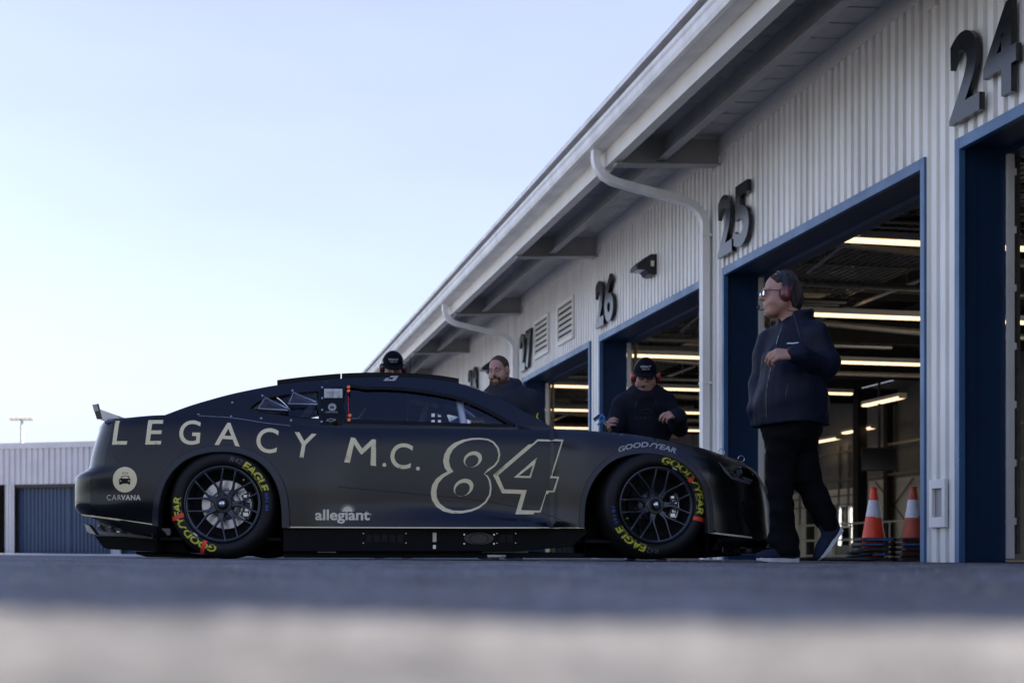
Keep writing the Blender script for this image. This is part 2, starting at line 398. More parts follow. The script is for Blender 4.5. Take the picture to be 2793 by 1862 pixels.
# soffit with its panel seams
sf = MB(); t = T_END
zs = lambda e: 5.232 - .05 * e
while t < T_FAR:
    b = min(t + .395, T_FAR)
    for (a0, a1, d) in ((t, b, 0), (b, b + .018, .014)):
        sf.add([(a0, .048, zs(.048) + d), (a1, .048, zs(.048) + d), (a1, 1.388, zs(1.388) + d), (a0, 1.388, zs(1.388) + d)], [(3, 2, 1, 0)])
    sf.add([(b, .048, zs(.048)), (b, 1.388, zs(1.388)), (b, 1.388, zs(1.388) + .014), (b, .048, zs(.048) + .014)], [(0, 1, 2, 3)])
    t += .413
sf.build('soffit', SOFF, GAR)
fa = MB(); fa.box((T_END, 1.39, 4.865), (T_FAR, 1.42, 5.30)); fa.box((T_END, 1.30, 4.855), (T_FAR, 1.425, 4.8649))
fa.build('fascia', CREAM, GAR)
gu = MB()
pr = [(1.422, 5.07), (1.60, 5.07), (1.635, 5.085), (1.652, 5.13), (1.652, 5.20), (1.668, 5.225), (1.668, 5.27), (1.655, 5.275), (1.655, 5.225), (1.64, 5.20), (1.64, 5.13), (1.62, 5.095), (1.6, 5.08), (1.422, 5.08)]
t = T_END
while t < T_FAR:
    b = min(t + 6.1, T_FAR); gu.extr(pr, lambda e, z: (t, e, z), lambda e, z: (b - .006, e, z)); t += 6.1
gu.build('gutter', WHITE, GAR)
rf = MB()
rp = [(1.70, 5.335), (1.70, 5.395), (1.66, 5.41), (-7, 5.92), (-14.3, 5.5), (-14.3, 5.42), (-7, 5.83), (.0, 5.40), (1.5, 5.325)]
t = T_END - .15
while t < T_FAR:
    b = min(t + 7.3, T_FAR + .2); dz = .0
    rf.extr(rp, lambda e, z: (t, e, z), lambda e, z: (b - .004, e, z)); t += 7.3
t = T_END
rf.build('roof', WHITE, GAR)
pu = MB(); pu.box((T_END, .76, 4.885), (T_FAR, .775, 5.19)); pu.box((T_END, .7751, 4.885), (T_FAR, .86, 4.90)); pu.box((T_END, .672, 5.17), (T_FAR, .7599, 5.185))
pu.build('eave_purlin', GREYST, GAR)
for k in range(22, 33):
    tb = 18.14 + PITCH * (k - 25)
    m = MB(); wv = .012
    m.extr([(.05, 4.895), (1.385, 4.82), (1.385, 5.15), (.05, 5.215)], lambda e, z: (tb - wv, e, z), lambda e, z: (tb + wv, e, z))
    m.extr([(.05, 4.878), (1.385, 4.803), (1.385, 4.819), (.05, 4.894)], lambda e, z: (tb - .10, e, z), lambda e, z: (tb + .10, e, z))
    m.build('eave_bracket', GREYST, GAR)
# blue door frames: front trim and deep reveal
for k in KS:
    f1 = far_edge(k); f0 = f1 - DW; m = MB(); tw = .075; D = -.42
    m.box((f0, .06, -.12), (f0 + tw, .0, ZL)); m.box((f1 - tw, .06, -.12), (f1, .0, ZL)); m.box((f0 + tw, .06, ZL - .1), (f1 - tw, .0, ZL))
    m.build('door_frame', BLUE, GAR, bevel=.004, bseg=1); m = MB()
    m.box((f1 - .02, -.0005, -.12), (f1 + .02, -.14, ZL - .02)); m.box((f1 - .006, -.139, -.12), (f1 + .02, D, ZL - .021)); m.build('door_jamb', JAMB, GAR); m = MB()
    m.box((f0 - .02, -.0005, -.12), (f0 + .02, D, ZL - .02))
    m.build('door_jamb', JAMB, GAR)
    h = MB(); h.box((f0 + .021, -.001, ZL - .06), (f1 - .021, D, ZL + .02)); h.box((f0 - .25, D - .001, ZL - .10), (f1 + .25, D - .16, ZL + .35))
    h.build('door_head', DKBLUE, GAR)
    for (a, b) in ((f0, 1), (f1, -1)):
        j = MB(); j.box((a + .01 * b, D - .002, 0.01), (a + .05 * b, D - .06, ZL)); j.box((a - .02 * b, D - .075, .01), (a - .05 * b, D - .10, 3.3))
        for q in range(7): j.box((a + .05 * b, D - .055, .3 + q * .5), (a - .10 * b, D - .08, .36 + q * .5))
        j.build('door_jamb_trim', CREAM, GAR)
    tr = MB()
    for (a, b) in ((f0, 1), (f1, -1)):
        pth = [(a - .12 * b, D - .19, .05), (a - .12 * b, D - .19, 3.85)] + [(a - .12 * b, D - .19 - .45 * (1 - cos(q)), 3.85 + .45 * sin(q)) for q in np.linspace(.2, pi / 2, 5)] + [(a - .12 * b, D - 3.9, 4.32)]
        tr.tube(pth, .03, 6)
    tr.bar((f0 - .1, D - .28, 4.62), (f1 + .1, D - .28, 4.62), .035)
    tr.build('door_track', GALV, GAR, smooth=True)
    p = MB(); e0 = D - .75
    for q in range(5):
        a = e0 - q * .62; b = a - .60
        p.box((f0 - .02, a, 4.38), (f1 + .02, b, 4.42))
        for rr in range(5): p.box((f0 + .02, a - .06 - rr * .12, 4.364), (f1 - .02, a - .10 - rr * .12, 4.3795))
        for tt in np.linspace(f0 + .1, f1 - .1, 5): p.box((tt - .03, a - .01, 4.348), (tt + .03, b + .01, 4.3635))
    p.build('overhead_door', DOORM, GAR)
# downspouts: swept rectangle, folded elbows
def downspout(tt):
    pth = []; a0 = (1.555, 5.075)
    for z in (5.075, 4.97): pth.append((1.545, z))
    for q in np.linspace(0, 1, 8)[1:]:
        th = q * radians(76); pth.append((1.545 - .30 * (1 - cos(th)), 4.97 - .30 * sin(th)))
    d = (-sin(radians(76)), -cos(radians(76))); p = pth[-1]; L = .74; pth.append((p[0] + d[0] * L, p[1] + d[1] * L)); p = pth[-1]
    for q in np.linspace(0, 1, 8)[1:]:
        th = radians(76) * (1 - q); pth.append((pth[-1][0] - sin(th) * .062, pth[-1][1] - cos(th) * .062))
    e1 = pth[-1][0]; pth.append((e1, 4.1)); pth.append((e1, -.08)); pth = [(e - (e1 - .115) * min(1, max(0, (1.545 - e) / (1.545 - e1))), z) for e, z in pth]
    m = MB(); hw = .062; hd = .045; n = len(pth); ring = []
    for i, (e, z) in enumerate(pth):
        a = Vector(pth[max(i - 1, 0)]); b = Vector(pth[min(i + 1, n - 1)]); dd = (b - a).normalized(); nn = Vector((-dd.y, dd.x))
        sc = 1.05 if (3 <= i <= 9 and i % 2) or (11 <= i <= 17 and i % 2) else 1.0
        R = []
        for (x, y) in ((-1, -1), (-.55, -1), (-.5, -.9), (-.35, -.9), (-.3, -1), (.3, -1), (.35, -.9), (.5, -.9), (.55, -1), (1, -1), (1, 1), (-1, 1)):
            R.append((tt + x * hw * sc, e + nn.x * hd * y * sc, z + nn.y * hd * y * sc))
        ring.append(R)
    k = len(ring[0])
    for R in ring: m.v += R
    for i in range(n - 1):
        for q in range(k): m.f.append((i * k + q, i * k + (q + 1) % k, (i + 1) * k + (q + 1) % k, (i + 1) * k + q))
    for z in (4.06, 2.2, .5): m.box((tt - hw - .012, .167, z), (tt + hw + .012, .036, z + .03))
    m.build('downspout', WHITE, GAR)
for tt in (7.35, 18.44, 29.52, 40.6, 51.7): downspout(tt)
# louvred vents
def vent(t0, t1, z0, z1):
    m = MB(); w_ = .06
    for (a, b, c, d) in ((t0, t0 + w_, z0, z1), (t1 - w_, t1, z0, z1), (t0 + w_, t1 - w_, z0, z0 + w_), (t0 + w_, t1 - w_, z1 - w_, z1)): m.box((a, .075, c), (b, .036, d))
    o = m.build('louvre_vent', CREAM, GAR)
    s_ = MB(); n = 6; h = (z1 - z0 - 2 * w_) / n
    for i in range(n):
        z = z0 + w_ + i * h
        s_.add([(t0 + w_, .072, z), (t1 - w_, .072, z), (t1 - w_, .037, z + h * .75), (t0 + w_, .037, z + h * .75), (t0 + w_, .060, z), (t1 - w_, .060, z), (t1 - w_, .0365, z + h * .6), (t0 + w_, .0365, z + h * .6)], [(0, 1, 2, 3), (4, 7, 6, 5), (0, 4, 5, 1), (3, 2, 6, 7)])
    s_.build('louvre_slats', CREAM, o)
    q = MB(); q.box((t0 + .03, .0362, z0 + .03), (t1 - .03, .034, z1 - .03)); q.build('vent_opening', BLACKP, o)
vent(25.08, 26.2, 3.79, 4.52); vent(26.88, 28.0, 3.79, 4.52); vent(36.2, 37.3, 3.79, 4.52)
# recessed utility box low on the pier
m = MB(); b0 = 12.60
for (a, b, c, d) in ((b0, b0 + .055, .28, .70), (b0 + .22, b0 + .275, .28, .70), (b0 + .055, b0 + .22, .28, .37), (b0 + .055, b0 + .22, .62, .70)): m.box((a, .07, c), (b, .036, d))
ub = m.build('outlet_box', WHITE, GAR, bevel=.004)
m = MB(); m.box((b0 + .055, .0365, .37), (b0 + .22, .035, .62)); m.box((b0 + .07, .05, .41), (b0 + .13, .0366, .58)); m.build('socket', GREYST, ub)
# inside: back wall, ceiling, frames
EB = -14.0
bk = MB()
wt1 = tz(2272, EB + .2); wt0 = tz(2338, EB + .2)
DAYLIGHT_GAP = [(far_edge(k) - DW + .3, far_edge(k) - .3) for k in (26,)]  # unseen rear doorway, added to let daylight into the garage
bx_ = T_END
for (a, b) in DAYLIGHT_GAP + [(wt0, wt0)]:
    bk.box((bx_, EB, -.2), (a, EB - .1, 5.3)); bk.box((a, EB, 3.6), (b, EB - .1, 5.3)) if b > a else None; bx_ = b
for (a, b, c, d) in ((wt1, T_FAR, -.2, 5.3), (wt0, wt1, -.2, .38), (wt0, wt1, 1.62, 5.3)): bk.box((a, EB, c), (b, EB - .1, d))
bk.build('back_wall', GREYPAN, GAR)
bp_ = MB()
a, b = tz(2366, EB + .1), tz(2506, EB + .1)
bp_.box((b, EB + .06, 0), (a, EB + .005, 2.35))
a2, b2 = tz(2150, EB + .1), tz(2338, EB + .1)
bp_.box((b2, EB + .06, 1.66), (a2, EB + .005, 2.2)); bp_.box((tz(2272, EB + .1), EB + .06, 0), (a2, EB + .005, 1.655))
bp_.build('back_wall_cladding', BEIGE, GAR)
br = MB()
br.bar((b + .3, EB + .09, .75), (a - .5, EB + .09, 2.3), .035); br.bar((b + .3, EB + .12, 2.3), (a - .5, EB + .12, .75), .035)
for px in (2180, 2225, 2286, 2312): tt = tz(px, EB + .1); br.box((tt - .05, EB + .10, 1.0), (tt + .05, EB + .061, 3.6))
for zz in (1.66, 1.95): br.box((b2, EB + .09, zz), (a2, EB + .0605, zz + .05))
for zz in (2.45, 3.35): br.bar((20, EB + .3, zz), (T_FAR, EB + .3, zz), .06)
br.build('wall_bracing', GALV, GAR)
wf = MB()
for tt in (wt0, (wt0 + wt1) / 2, wt1): wf.box((tt - .04, EB + .03, .38), (tt + .04, EB - .03, 1.62))
wf.box((wt0, EB + .03, .95), (wt1, EB - .03, 1.0))
wfo = wf.build('window', CREAM, GAR)
q = MB(); q.box((wt0 + .041, EB - .035, .381), (wt1 - .041, EB - .04, 1.619)); q.build('pane', glass_mat('window_glass', (.85, .9, .95)), wfo)
cl = MB()
for k in range(22, 33):
    t0 = 18.28 + PITCH * (k - 25)
    for e in (-13.75,): MB().box((t0 - .12, e - .1, -.2), (t0 + .12, e + .1, 4.9)).build('steel_column', DARK, GAR)
for px in (2350, ): tt = tz(px, -12.5); cl.box((tt - .16, -12.6, -.2), (tt + .16, -12.3, 4.9))
cl.build('steel_column', DARK, GAR)
cb = MB()
for k in range(21, 34):
    t0 = 18.28 + PITCH * (k - 25); cb.box((t0 - .1, -.45, 4.55), (t0 + .1, EB, 5.0)); cb.box((t0 + 2.7, -.45, 4.95), (t0 + 2.8, EB, 5.1))
for e in np.arange(-1.6, -13.9, -1.55): cb.box((T_END, e, 5.08), (T_FAR, e + .07, 5.3))
cb.build('roof_frame', DARK, GAR)
ci = MB(); ci.box((T_END, -.03, 5.31), (T_FAR, EB, 5.315)); ci.build('ceiling_liner', ROOFIN, GAR)
pp = MB()
for k in range(24, 31):
    t0 = 18.28 + PITCH * (k - 25)
    pp.tube([(t0 - 3.1, -1.2, 4.0), (t0 - 3.1, -6.5, 4.0)], .05, 8); pp.tube([(t0 + 1.1, -1.1, 4.35), (t0 + 1.1, -6.8, 4.05), (t0 + 1.1, -9.5, 4.05)], .06, 8)
    pp.tube([(t0 - 1.6, -2.0, 4.45), (t0 + 2.4, -2.3, 4.15)], .03, 6); pp.tube([(t0 - 2.4, -4.8, 4.4), (t0 + 2.9, -4.8, 4.4)], .035, 6); pp.tube([(t0 - 1, -5, 4.4), (t0 - 1, -5, 5.1)], .015, 6)
    pp.box((t0 - .9, -3.2, 4.3), (t0 - .5, -3.7, 4.55))
pp.tube([(14, -.95, 4.28), (T_FAR, -.95, 4.28)], .045, 8)
pp.build('ceiling_pipe', GALV, GAR, smooth=True)
fo = MB(); L = [(T_END, -.0), (T_FAR, -.0), (T_FAR, EB), (T_END, EB)]
fo.add([tuple((t, e, ground_z(X0 + UT.x * t + NE.x * e) + .005)) for t, e in L], [(0, 3, 2, 1)])
fo.build('floor_slab', CONCF, GAR)

# bay numbers, each a sign of its own
def bay_number(txt, tL, gl, lab):
    r = thing('bay_number_sign', lab, 'sign', wpt(tL, .06, 3.69), (0, 0, atan2(.9766, -.2156)), 'black bay numbers on the garage wall')
    x = 0
    for ch in txt:
        P = fit(glyphs(ch, 1, .028), 0, 0, .475, .735)
        if ch == '1': P = fit(glyphs(ch, 1, .03), .1, 0, .4, .735)
        m = MB(); vs, tri = fill2d(P, 9)
        fmap = lambda u, v, e: (-(x + u), e, v)
        k = len(vs); m.v = [fmap(u, v, .0) for u, v in vs] + [fmap(u, v, .052) for u, v in vs]
        m.f = [t_ for t_ in tri] + [tuple(i + k for i in t_[::-1]) for t_ in tri]
        ed = {}
        for t_ in tri:
            for i in range(3): ed[(t_[i], t_[(i + 1) % 3])] = 1
        for (a, b) in list(ed):
            if (b, a) not in ed: m.f.append((b, a, a + k, b + k))
        m.build('digit', gl, r)
        st = MB()
        for (u, v) in ((.2, .05), (.28, .66)): st.tube([(-(x + u), -.024, v), (-(x + u), .001, v)], .012, 8)
        st.build('standoff', GALV, r)
        x += .535
NUMM = mat('gloss_black_sign', (.008, .009, .012), .16, var=.3, vscale=3)
for k, lab in ((24, 'largest black bay number, reading 24, on the ribbed wall'), (25, 'black bay number reading 25, on the wall between downspout and bay'),
               (26, 'black bay number reading 26 beside the wedge wall light'), (27, 'black bay number reading 27 beside the two louvred vents'), (28, 'blurred black bay number reading 28 by the bearded man')):
    bay_number(str(k), far_edge(k) - .01, NUMM, lab)
# wall lights
def wall_light(tt, z, lab):
    r = thing('wall_light', lab, 'wall light', wpt(tt, .036, z), (0, 0, atan2(.9766, -.2156)), 'black wedge lights on the garage wall')
    m = MB(); pr = [(0, -.02), (0, .27), (.09, .26), (.20, .19), (.295, .10), (.30, .045), (.16, .045), (.11, -.015), (.05, -.03)]
    m.extr(pr, lambda e, q: (-.16, e, q), lambda e, q: (.16, e, q)); m.build('light_housing', BLACKP, r, bevel=.008)
    q = MB(); q.box((-.12, .28, .0435), (.12, .17, .039)); q.build('lens', mat('frosted_lens' + str(tt), (.5, .5, .48), .3), r)
    q = MB(); q.box((-.1635, .04, .09), (-.161, .09, .17)); q.build('sticker', CREAM, r)
wall_light(20.75, 4.03, 'black wedge wall light between downspout and 26 number'); wall_light(31.9, 4.03, 'black wedge wall light showing behind the bearded head')
# interior strip lights
def strip(tt, e0, e1, z, lab, grp, along=False):
    r = thing('strip_light', lab, 'ceiling light', wpt(tt, e0, z), (0, 0, atan2(.9766, -.2156)), grp)
    L = e1 - e0; m = MB()
    if along:
        m.box((0, -.09, .05), (L, .09, .13)); m.box((-.02, -.1, .0), (-.001, .1, .13)); m.box((L + .001, -.1, .0), (L + .02, .1, .13))
        d = MB(); d.box((0, -.075, 0), (L, .075, .049))
    else:
        m.box((-.09, 0, .055), (.09, L, .15)); m.box((-.01, -.3 * np.sign(L) * -1, .15), (.01, -.32 * np.sign(L) * -1, 1.0)); m.box((-.01, L * .6, .15), (.01, L * .6 + .02, 1.0))
        d = MB(); d.box((-.05, 0, .008), (.05, L, .0545))
    m.build('light_housing', CREAM, r); d.build('lamp', LAMP, r)
ords = ['long lit strip light above the walking man, first inside the open bays', 'long lit strip light level with the collar of the navy jacket', 'long lit strip light level with the hand of the walking man', 'long lit strip light level with the pockets of the navy jacket',
        'fifth long lit strip light counting inwards from the walking man', 'sixth long lit strip light counting inwards, just above the bonnet', 'seventh and last long lit strip light, deepest in the garage']
for i in range(7): strip(18.92 + PITCH * i, -1.35, -9.6 - .2 * i, 4.20, ords[i], 'long strip lights across the garage')
for (px, py, Y, L, lab) in ((2462, 1086, 33, 1.9, 'short tilted strip light hanging above the monitor pole'), (2383, 1168, 41, 1.9, 'short tilted strip light beside the monitor'), (2287, 1197, 45, 1.9, 'short tilted strip light behind the thigh of the walking man')):
    X = (px - CX) / FPX * Y; e = (X - X0 - UT.x / UT.y * Y) / (NE.x - UT.x / UT.y * NE.y); t = (Y - NE.y * e) / UT.y; z = (HOR - py) / FPX * Y + CAMZ
    strip(t, e, e + L, z, lab, 'short strip lights by the back wall', True)
# monitor hung from the roof
Y = 34.0; X = (2398 - CX) / FPX * Y; z = (HOR - 1252) / FPX * Y + CAMZ
mo = thing('ceiling_monitor', 'black flat monitor hung from the ceiling on a pole above the cones', 'monitor', (X, Y, z), (0, 0, radians(-14)))
m = MB(); m.box((-.42, -.04, -.28), (.42, .04, .28)); m.build('screen_casing', BLACKP, mo, bevel=.01)
m = MB(); m.box((-.39, -.044, -.25), (.39, -.0405, .25)); m.build('screen', mat('dark_screen', (.004, .004, .005), .12), mo)
m = MB(); m.tube([(0, .07, -.05), (0, .07, 1.05), (0, .07, 5.2 - z)], .035, 10); m.box((-.1, .041, -.1), (.1, .09, .1)); m.build('pole', BLACKP, mo)
# railing by the back wall
ra = thing('pipe_railing', 'cream painted pipe railing at the back of the garage', 'railing', wpt(40, -11.4, 0), (0, 0, atan2(.9766, -.2156)))
m = MB(); t0 = tz(2520, -11.4) - 40 - .5; t1 = tz(2080, -11.4) - 40; zb = ground_z(wpt(40, -11.4, 0).x)
for z in (1.0, .55, .1): m.tube([(t0, 0, zb + z), (t1, 0, zb + z)], .026, 8)
m.build('rail', RAIL, ra, smooth=True)
for i in range(int((t1 - t0) / 1.15) + 1):
    p = MB(); p.tube([(t0 + i * 1.15, 0, zb - .02), (t0 + i * 1.15, 0, zb + 1.0)], .024, 8); p.build('post', RAIL, ra, smooth=True)

# ------------------------------------------------------------------ far garage on the left, floodlight mast
YB = 66.0; xb = (40 - CX) / FPX * YB
GB = thing('garage_building', 'far white corrugated garage with closed dark blue doors beyond the rear bumper', 'building', (xb, YB, ground_z(xb)), (0, 0, atan2(.264, -.9645)))
c = MB()
corr(c, -34, 14, 3.2, 5.0, per=.30, eo=.06); 
for q in range(-6, 3): corr(c, q * 5.54, q * 5.54 + .5, -.1, 3.2, per=.165)
c.build('wall', FARW, GB)
c = MB(); c.box((-34, .1, 4.85), (14, -.3, 5.12)); c.build('roof_trim', FARW, GB)
c = MB(); c.box((-34, -.31, 5.0), (14, -16, 5.1)); c.box((-34, -.4, -.1), (-33.9, -16, 5.0)); c.box((13.9, -.4, -.1), (14, -16, 5.0)); c.box((-33.9, -15.9, -.1), (13.9, -16, 4.99)); c.build('roof', GREYPAN, GB)
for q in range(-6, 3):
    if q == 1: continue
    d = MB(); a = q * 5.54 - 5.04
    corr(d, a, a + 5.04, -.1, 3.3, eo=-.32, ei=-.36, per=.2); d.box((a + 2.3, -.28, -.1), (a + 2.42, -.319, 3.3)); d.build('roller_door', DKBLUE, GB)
    d = MB(); d.box((a, -.03, 3.05), (a + 5.04, -.30, 3.199)); d.build('door_head', BLACKP, GB)  # black bar stands in for the shadow band across the door top
xm = (60 - CX) / FPX * 150
lm = thing('floodlight_mast', 'tall floodlight mast with a wide head above the far garage', 'light mast', (xm, 150, ground_z(xm)))
m = MB(); m.tube([(0, 0, -.2), (0, 0, 13.6)], [.28, .17], 12); m.build('pole', GALV, lm, smooth=True)
m = MB(); m.box((-1.25, -.08, 14.0), (1.25, .08, 14.12)); m.box((-.1, -.1, 13.5), (.1, .1, 14.0)); m.build('crossbar', GALV, lm)
for i, x in enumerate((-1.15, -.72, -.3, .3, .72, 1.15)):
    m = MB(); m.extr([(-.16, 0), (.16, 0), (.22, .25), (-.22, .25)], lambda a, b: (x + a, -.45, 14.14 + b - .1), lambda a, b: (x + a, .1, 14.14 + b)); m.build('floodlight', GREYST, lm)

# ------------------------------------------------------------------ stacked traffic cones
CON_O = mat('cone_orange', (.92, .065, .012), .45, var=.25, vscale=9); CON_F = mat('faded_cone_orange', (.50, .085, .03), .6, var=.3, vscale=9)
CON_W = mat('reflective_white_band', (.74, .74, .76), .4, var=.3, vscale=14); CON_B = mat('black_rubber_base', (.014, .014, .016), .6, var=.3, vscale=12); TAPEB = mat('blue_tape', (.02, .14, .36), .5)
def cone(loc, rz, lab, grp, omat, tape, seen):
    r = thing('traffic_cone', lab, 'traffic cone', loc, (0, 0, rz), grp)
    b = MB(); b.extr([(-.18, -.15), (-.15, -.18), (.15, -.18), (.18, -.15), (.18, .15), (.15, .18), (-.15, .18), (-.18, .15)], lambda x, y: (x, y, 0), lambda x, y: (x * .97, y * .97, .032))
    b.build('base', CON_B, r, bevel=.006)
    c = MB(); R = lambda z: .117 - (z - .032) * (.117 - .031) / .50
    zz = [.0325, .235, .415, .53]
    if seen:
        c.lathe([(R(zz[0]), zz[0]), (R(zz[1]), zz[1])], 32); c.build('cone_body', omat, r, smooth=True); c = MB(); c.lathe([(R(zz[2]), zz[2]), (R(.525), .525), (.036, .527), (.037, .543), (.031, .548), (.022, .548), (.020, .50)], 32)
        c.build('cone_tip', omat, r, smooth=True)
        d = MB(); d.lathe([(R(zz[1]) + .001, zz[1]), (R(zz[2]) + .001, zz[2])], 32); d.build('reflective_band', CON_W, r, smooth=True)
    else:
        c.lathe([(R(zz[0]), zz[0]), (R(.30), .30)], 24); c.build('cone_body', omat, r, smooth=True)
    if tape:
        d = MB(); d.box((-.15 + .05 * random.random(), -.1815, .006), (.02 + .13 * random.random(), -.180, .024)); d.build('tape', TAPEB, r)
def stack(px, Y, n, om, who):
    X = (px - CX) / FPX * Y; grp = 'nested cones in the ' + who
    for i in range(n):
        top = i == n - 1
        lab = ('faded' if om is CON_F else 'bright') + ' orange traffic cone with a white band on top of its stack' if top else ('lowest', 'second lowest', 'middle', 'second highest')[i] + ' cone base nested in the ' + who
        cone((X + random.uniform(-.012, .012), Y + random.uniform(-.01, .01), ground_z(X) + .006 + i * .0505), random.uniform(-.12, .12), lab, grp, om, i in (1, 3, 4) if om is CON_O else i in (3,), top)
stack(2383, 14.5, 5, CON_O, 'bright cone stack'); stack(2493, 14.35, 5, CON_F, 'faded cone stack by the door frame')
HOSE = mat('black_rubber_hose', (.012, .012, .013), .5)
m = MB(); hx = (2320 - CX) / FPX * 14.2
m.tube([(hx - .55 + .02 * i, 14.1 + .10 * sin(i * .13), ground_z(hx) + .022) for i in range(40)], .016, 8)
m.tube([(hx + .1 + .12 * cos(q), 14.25 + .10 * sin(q), ground_z(hx) + .03 + .006 * q) for q in np.linspace(0, 14, 60)], .013, 8)
tag(m.build('air_hose', HOSE, smooth='all'), 'black coiled air hose lying on garage floor behind the walking man', 'hose')

# ------------------------------------------------------------------ race car  (car axes: x forward = picture right, y away from the camera, z up)
YC = 10.15
CAR = thing('race_car', 'matte black stock car number 84 with gold lettering rolling into the garage', 'race car', (0, YC, 0), (0, SLOPE, 0))
PAINT = mat('satin_black_wrap', (.004, .0046, .0068), .24, var=.2, vscale=2, spec=.42, rvar=.03, coat=.0)
PAINTG = mat('gloss_black_paint', (.0035, .0035, .004), .10, spec=.5)
PAINTF = mat('front_bumper_paint', (.0032, .0032, .0036), .24, spec=.4)
LIPM = mat('arch_lip_vinyl', (.020, .021, .025), .42, spec=.4)
GOLD = mat('gold_vinyl', (.70, .60, .36), .42, var=.06, vscale=5)
GOLDL = mat('pale_gold_vinyl', (.60, .55, .40), .45, var=.06, vscale=5)
CARB = mat('carbon_panel', (.0045, .005, .006), .5, var=.5, vscale=220, stretch=(1, 1, .35), spec=.10)
RUBB = mat('tyre_rubber', (.0050, .0053, .0063), .55, var=.35, vscale=4, bump=.08, bscale=160, spec=.28)
TREAD = mat('tyre_tread_rubber', (.009, .009, .0095), .85, spec=.2, var=.4, vscale=12, bump=.3, bscale=60)
RIMM = mat('satin_black_alloy', (.050, .056, .072), .28, .6, var=.15, vscale=8)
DISC = mat('brake_disc_steel', (.48, .48, .50), .28, .9, var=.12, vscale=30)
CALI = mat('caliper_metal', (.55, .56, .58), .25, .9)
NUTM = mat('centre_nut_alloy', (.50, .51, .55), .22, 1.0)
YEL = mat('tyre_yellow_paint', (.52, .50, .035), .6, var=.2, vscale=30)
REDT = mat('red_tape', (.72, .04, .015), .5, var=.15, vscale=40)
BLUW = mat('blue_chalk', (.03, .13, .62), .6); CHALK = mat('grey_chalk', (.14, .14, .14), .7)
TUBEM = mat('grey_roll_cage', (.80, .83, .88), .38, var=.1, vscale=5)
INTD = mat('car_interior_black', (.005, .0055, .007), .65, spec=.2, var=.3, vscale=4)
ORNG = mat('orange_latch', (.95, .17, .02), .4); REDC = mat('red_cord', (.62, .03, .04), .5)
BLKV = mat('black_vinyl', (.004, .004, .0045), .45, spec=.18); SILV = mat('silver_rivet', (.62, .63, .66), .3, .8)
WGLASS = glass_mat('tinted_polycarbonate', (.88, .91, .96), 1.0, .03, 0, 1.5)
FROST = glass_mat('frosted_polycarbonate', (.93, .95, .98), .55, .08, .04)
CLEAR = glass_mat('clear_polycarbonate', (.80, .84, .90), .9, .05)
def PP(px, py, yl=-1.0):
    """photo point at car depth yl -> (x, z) in car axes"""
    sc = FPX / (YC + yl); x = (px - CX) / sc; return x, (HOR - py) / sc + CAMZ + SLOPE * x
# plan contour from rear centre round the near side to front centre, parameter s equals x along the door
_c = [(-2.975, 0), (-2.97, -.2), (-2.95, -.45), (-2.905, -.70), (-2.87, -.82), (-2.82, -.90), (-2.74, -.955), (-2.62, -.985), (-2.45, -.995), (-2.2, -.998), (-1, -.998), (.5, -.998), (1.15, -.995), (1.36, -.975), (1.53, -.925), (1.65, -.83), (1.725, -.68), (1.77, -.44), (1.79, -.2), (1.795, 0)]
def _spline(P, n=24):
    P = [np.array(p) for p in P]; out = []
    for i in range(len(P) - 1):
        p0 = P[max(i - 1, 0)]; p1 = P[i]; p2 = P[i + 1]; p3 = P[min(i + 2, len(P) - 1)]
        d1 = np.linalg.norm(p2 - p1); m1 = (p2 - p0) / max(np.linalg.norm(p2 - p0), 1e-9) * d1 if i else (p2 - p1); m2 = (p3 - p1) / max(np.linalg.norm(p3 - p1), 1e-9) * d1
        for t in np.linspace(0, 1, n, endpoint=False):
            out.append((2 * t**3 - 3 * t**2 + 1) * p1 + (t**3 - 2 * t**2 + t) * m1 + (-2 * t**3 + 3 * t**2) * p2 + (t**3 - t**2) * m2)
    out.append(P[-1]); return np.array(out)
CON = _spline(_c); CS = np.concatenate([[0], np.cumsum(np.hypot(*np.diff(CON, axis=0).T))])
CS += -1.0 - np.interp(-1.0, CON[:, 0], CS)
S0, S1 = CS[0], CS[-1]
def sx(s): return np.interp(s, CS, CON[:, 0])
def sy(s): return np.interp(s, CS, CON[:, 1])
TOPPX = [(267, 1143), (330, 1139.5), (431, 1132.5), (539, 1131.5), (631, 1137), (716, 1150), (790, 1158), (880, 1164), (980, 1167), (1070, 1168), (1200, 1169), (1400, 1171), (1529, 1172.5), (1614, 1176.5), (1707, 1184), (1781, 1195), (1855, 1209.5), (1910, 1221), (1966, 1239), (2021, 1259), (2052, 1277), (2072, 1296)]
_t = []
for px, py in TOPPX:
    x, z = PP(px, py, -.88 if px < 1530 else -.86); _t.append((x, z))
_t = np.array(_t)
def smooth1(s, X, Z):
    """monotone-ish smooth lookup"""
    i = np.clip(np.searchsorted(X, s) - 1, 0, len(X) - 2); h = X[i + 1] - X[i]; t = (s - X[i]) / h
    g = np.gradient(Z, X); t = np.clip(t, 0, 1)
    return (2 * t**3 - 3 * t**2 + 1) * Z[i] + (t**3 - 2 * t**2 + t) * h * g[i] + (-2 * t**3 + 3 * t**2) * Z[i + 1] + (t**3 - t**2) * h * g[i + 1]
_ts = np.interp(_t[:, 0], CON[:, 0], CS)
_TS = np.concatenate([[S0], _ts, [S1]]); _TZ = np.concatenate([[_t[0, 1] + .004], _t[:, 1], [_t[-1, 1] - .005]])
def ztop(s): return smooth1(s, _TS, _TZ)
CREASE = np.array([PP(*p) for p in ((918, 1326), (1300, 1363), (1405, 1381), (1470, 1396), (1574, 1433))])
ZB = PP(1200, 1438)[1]
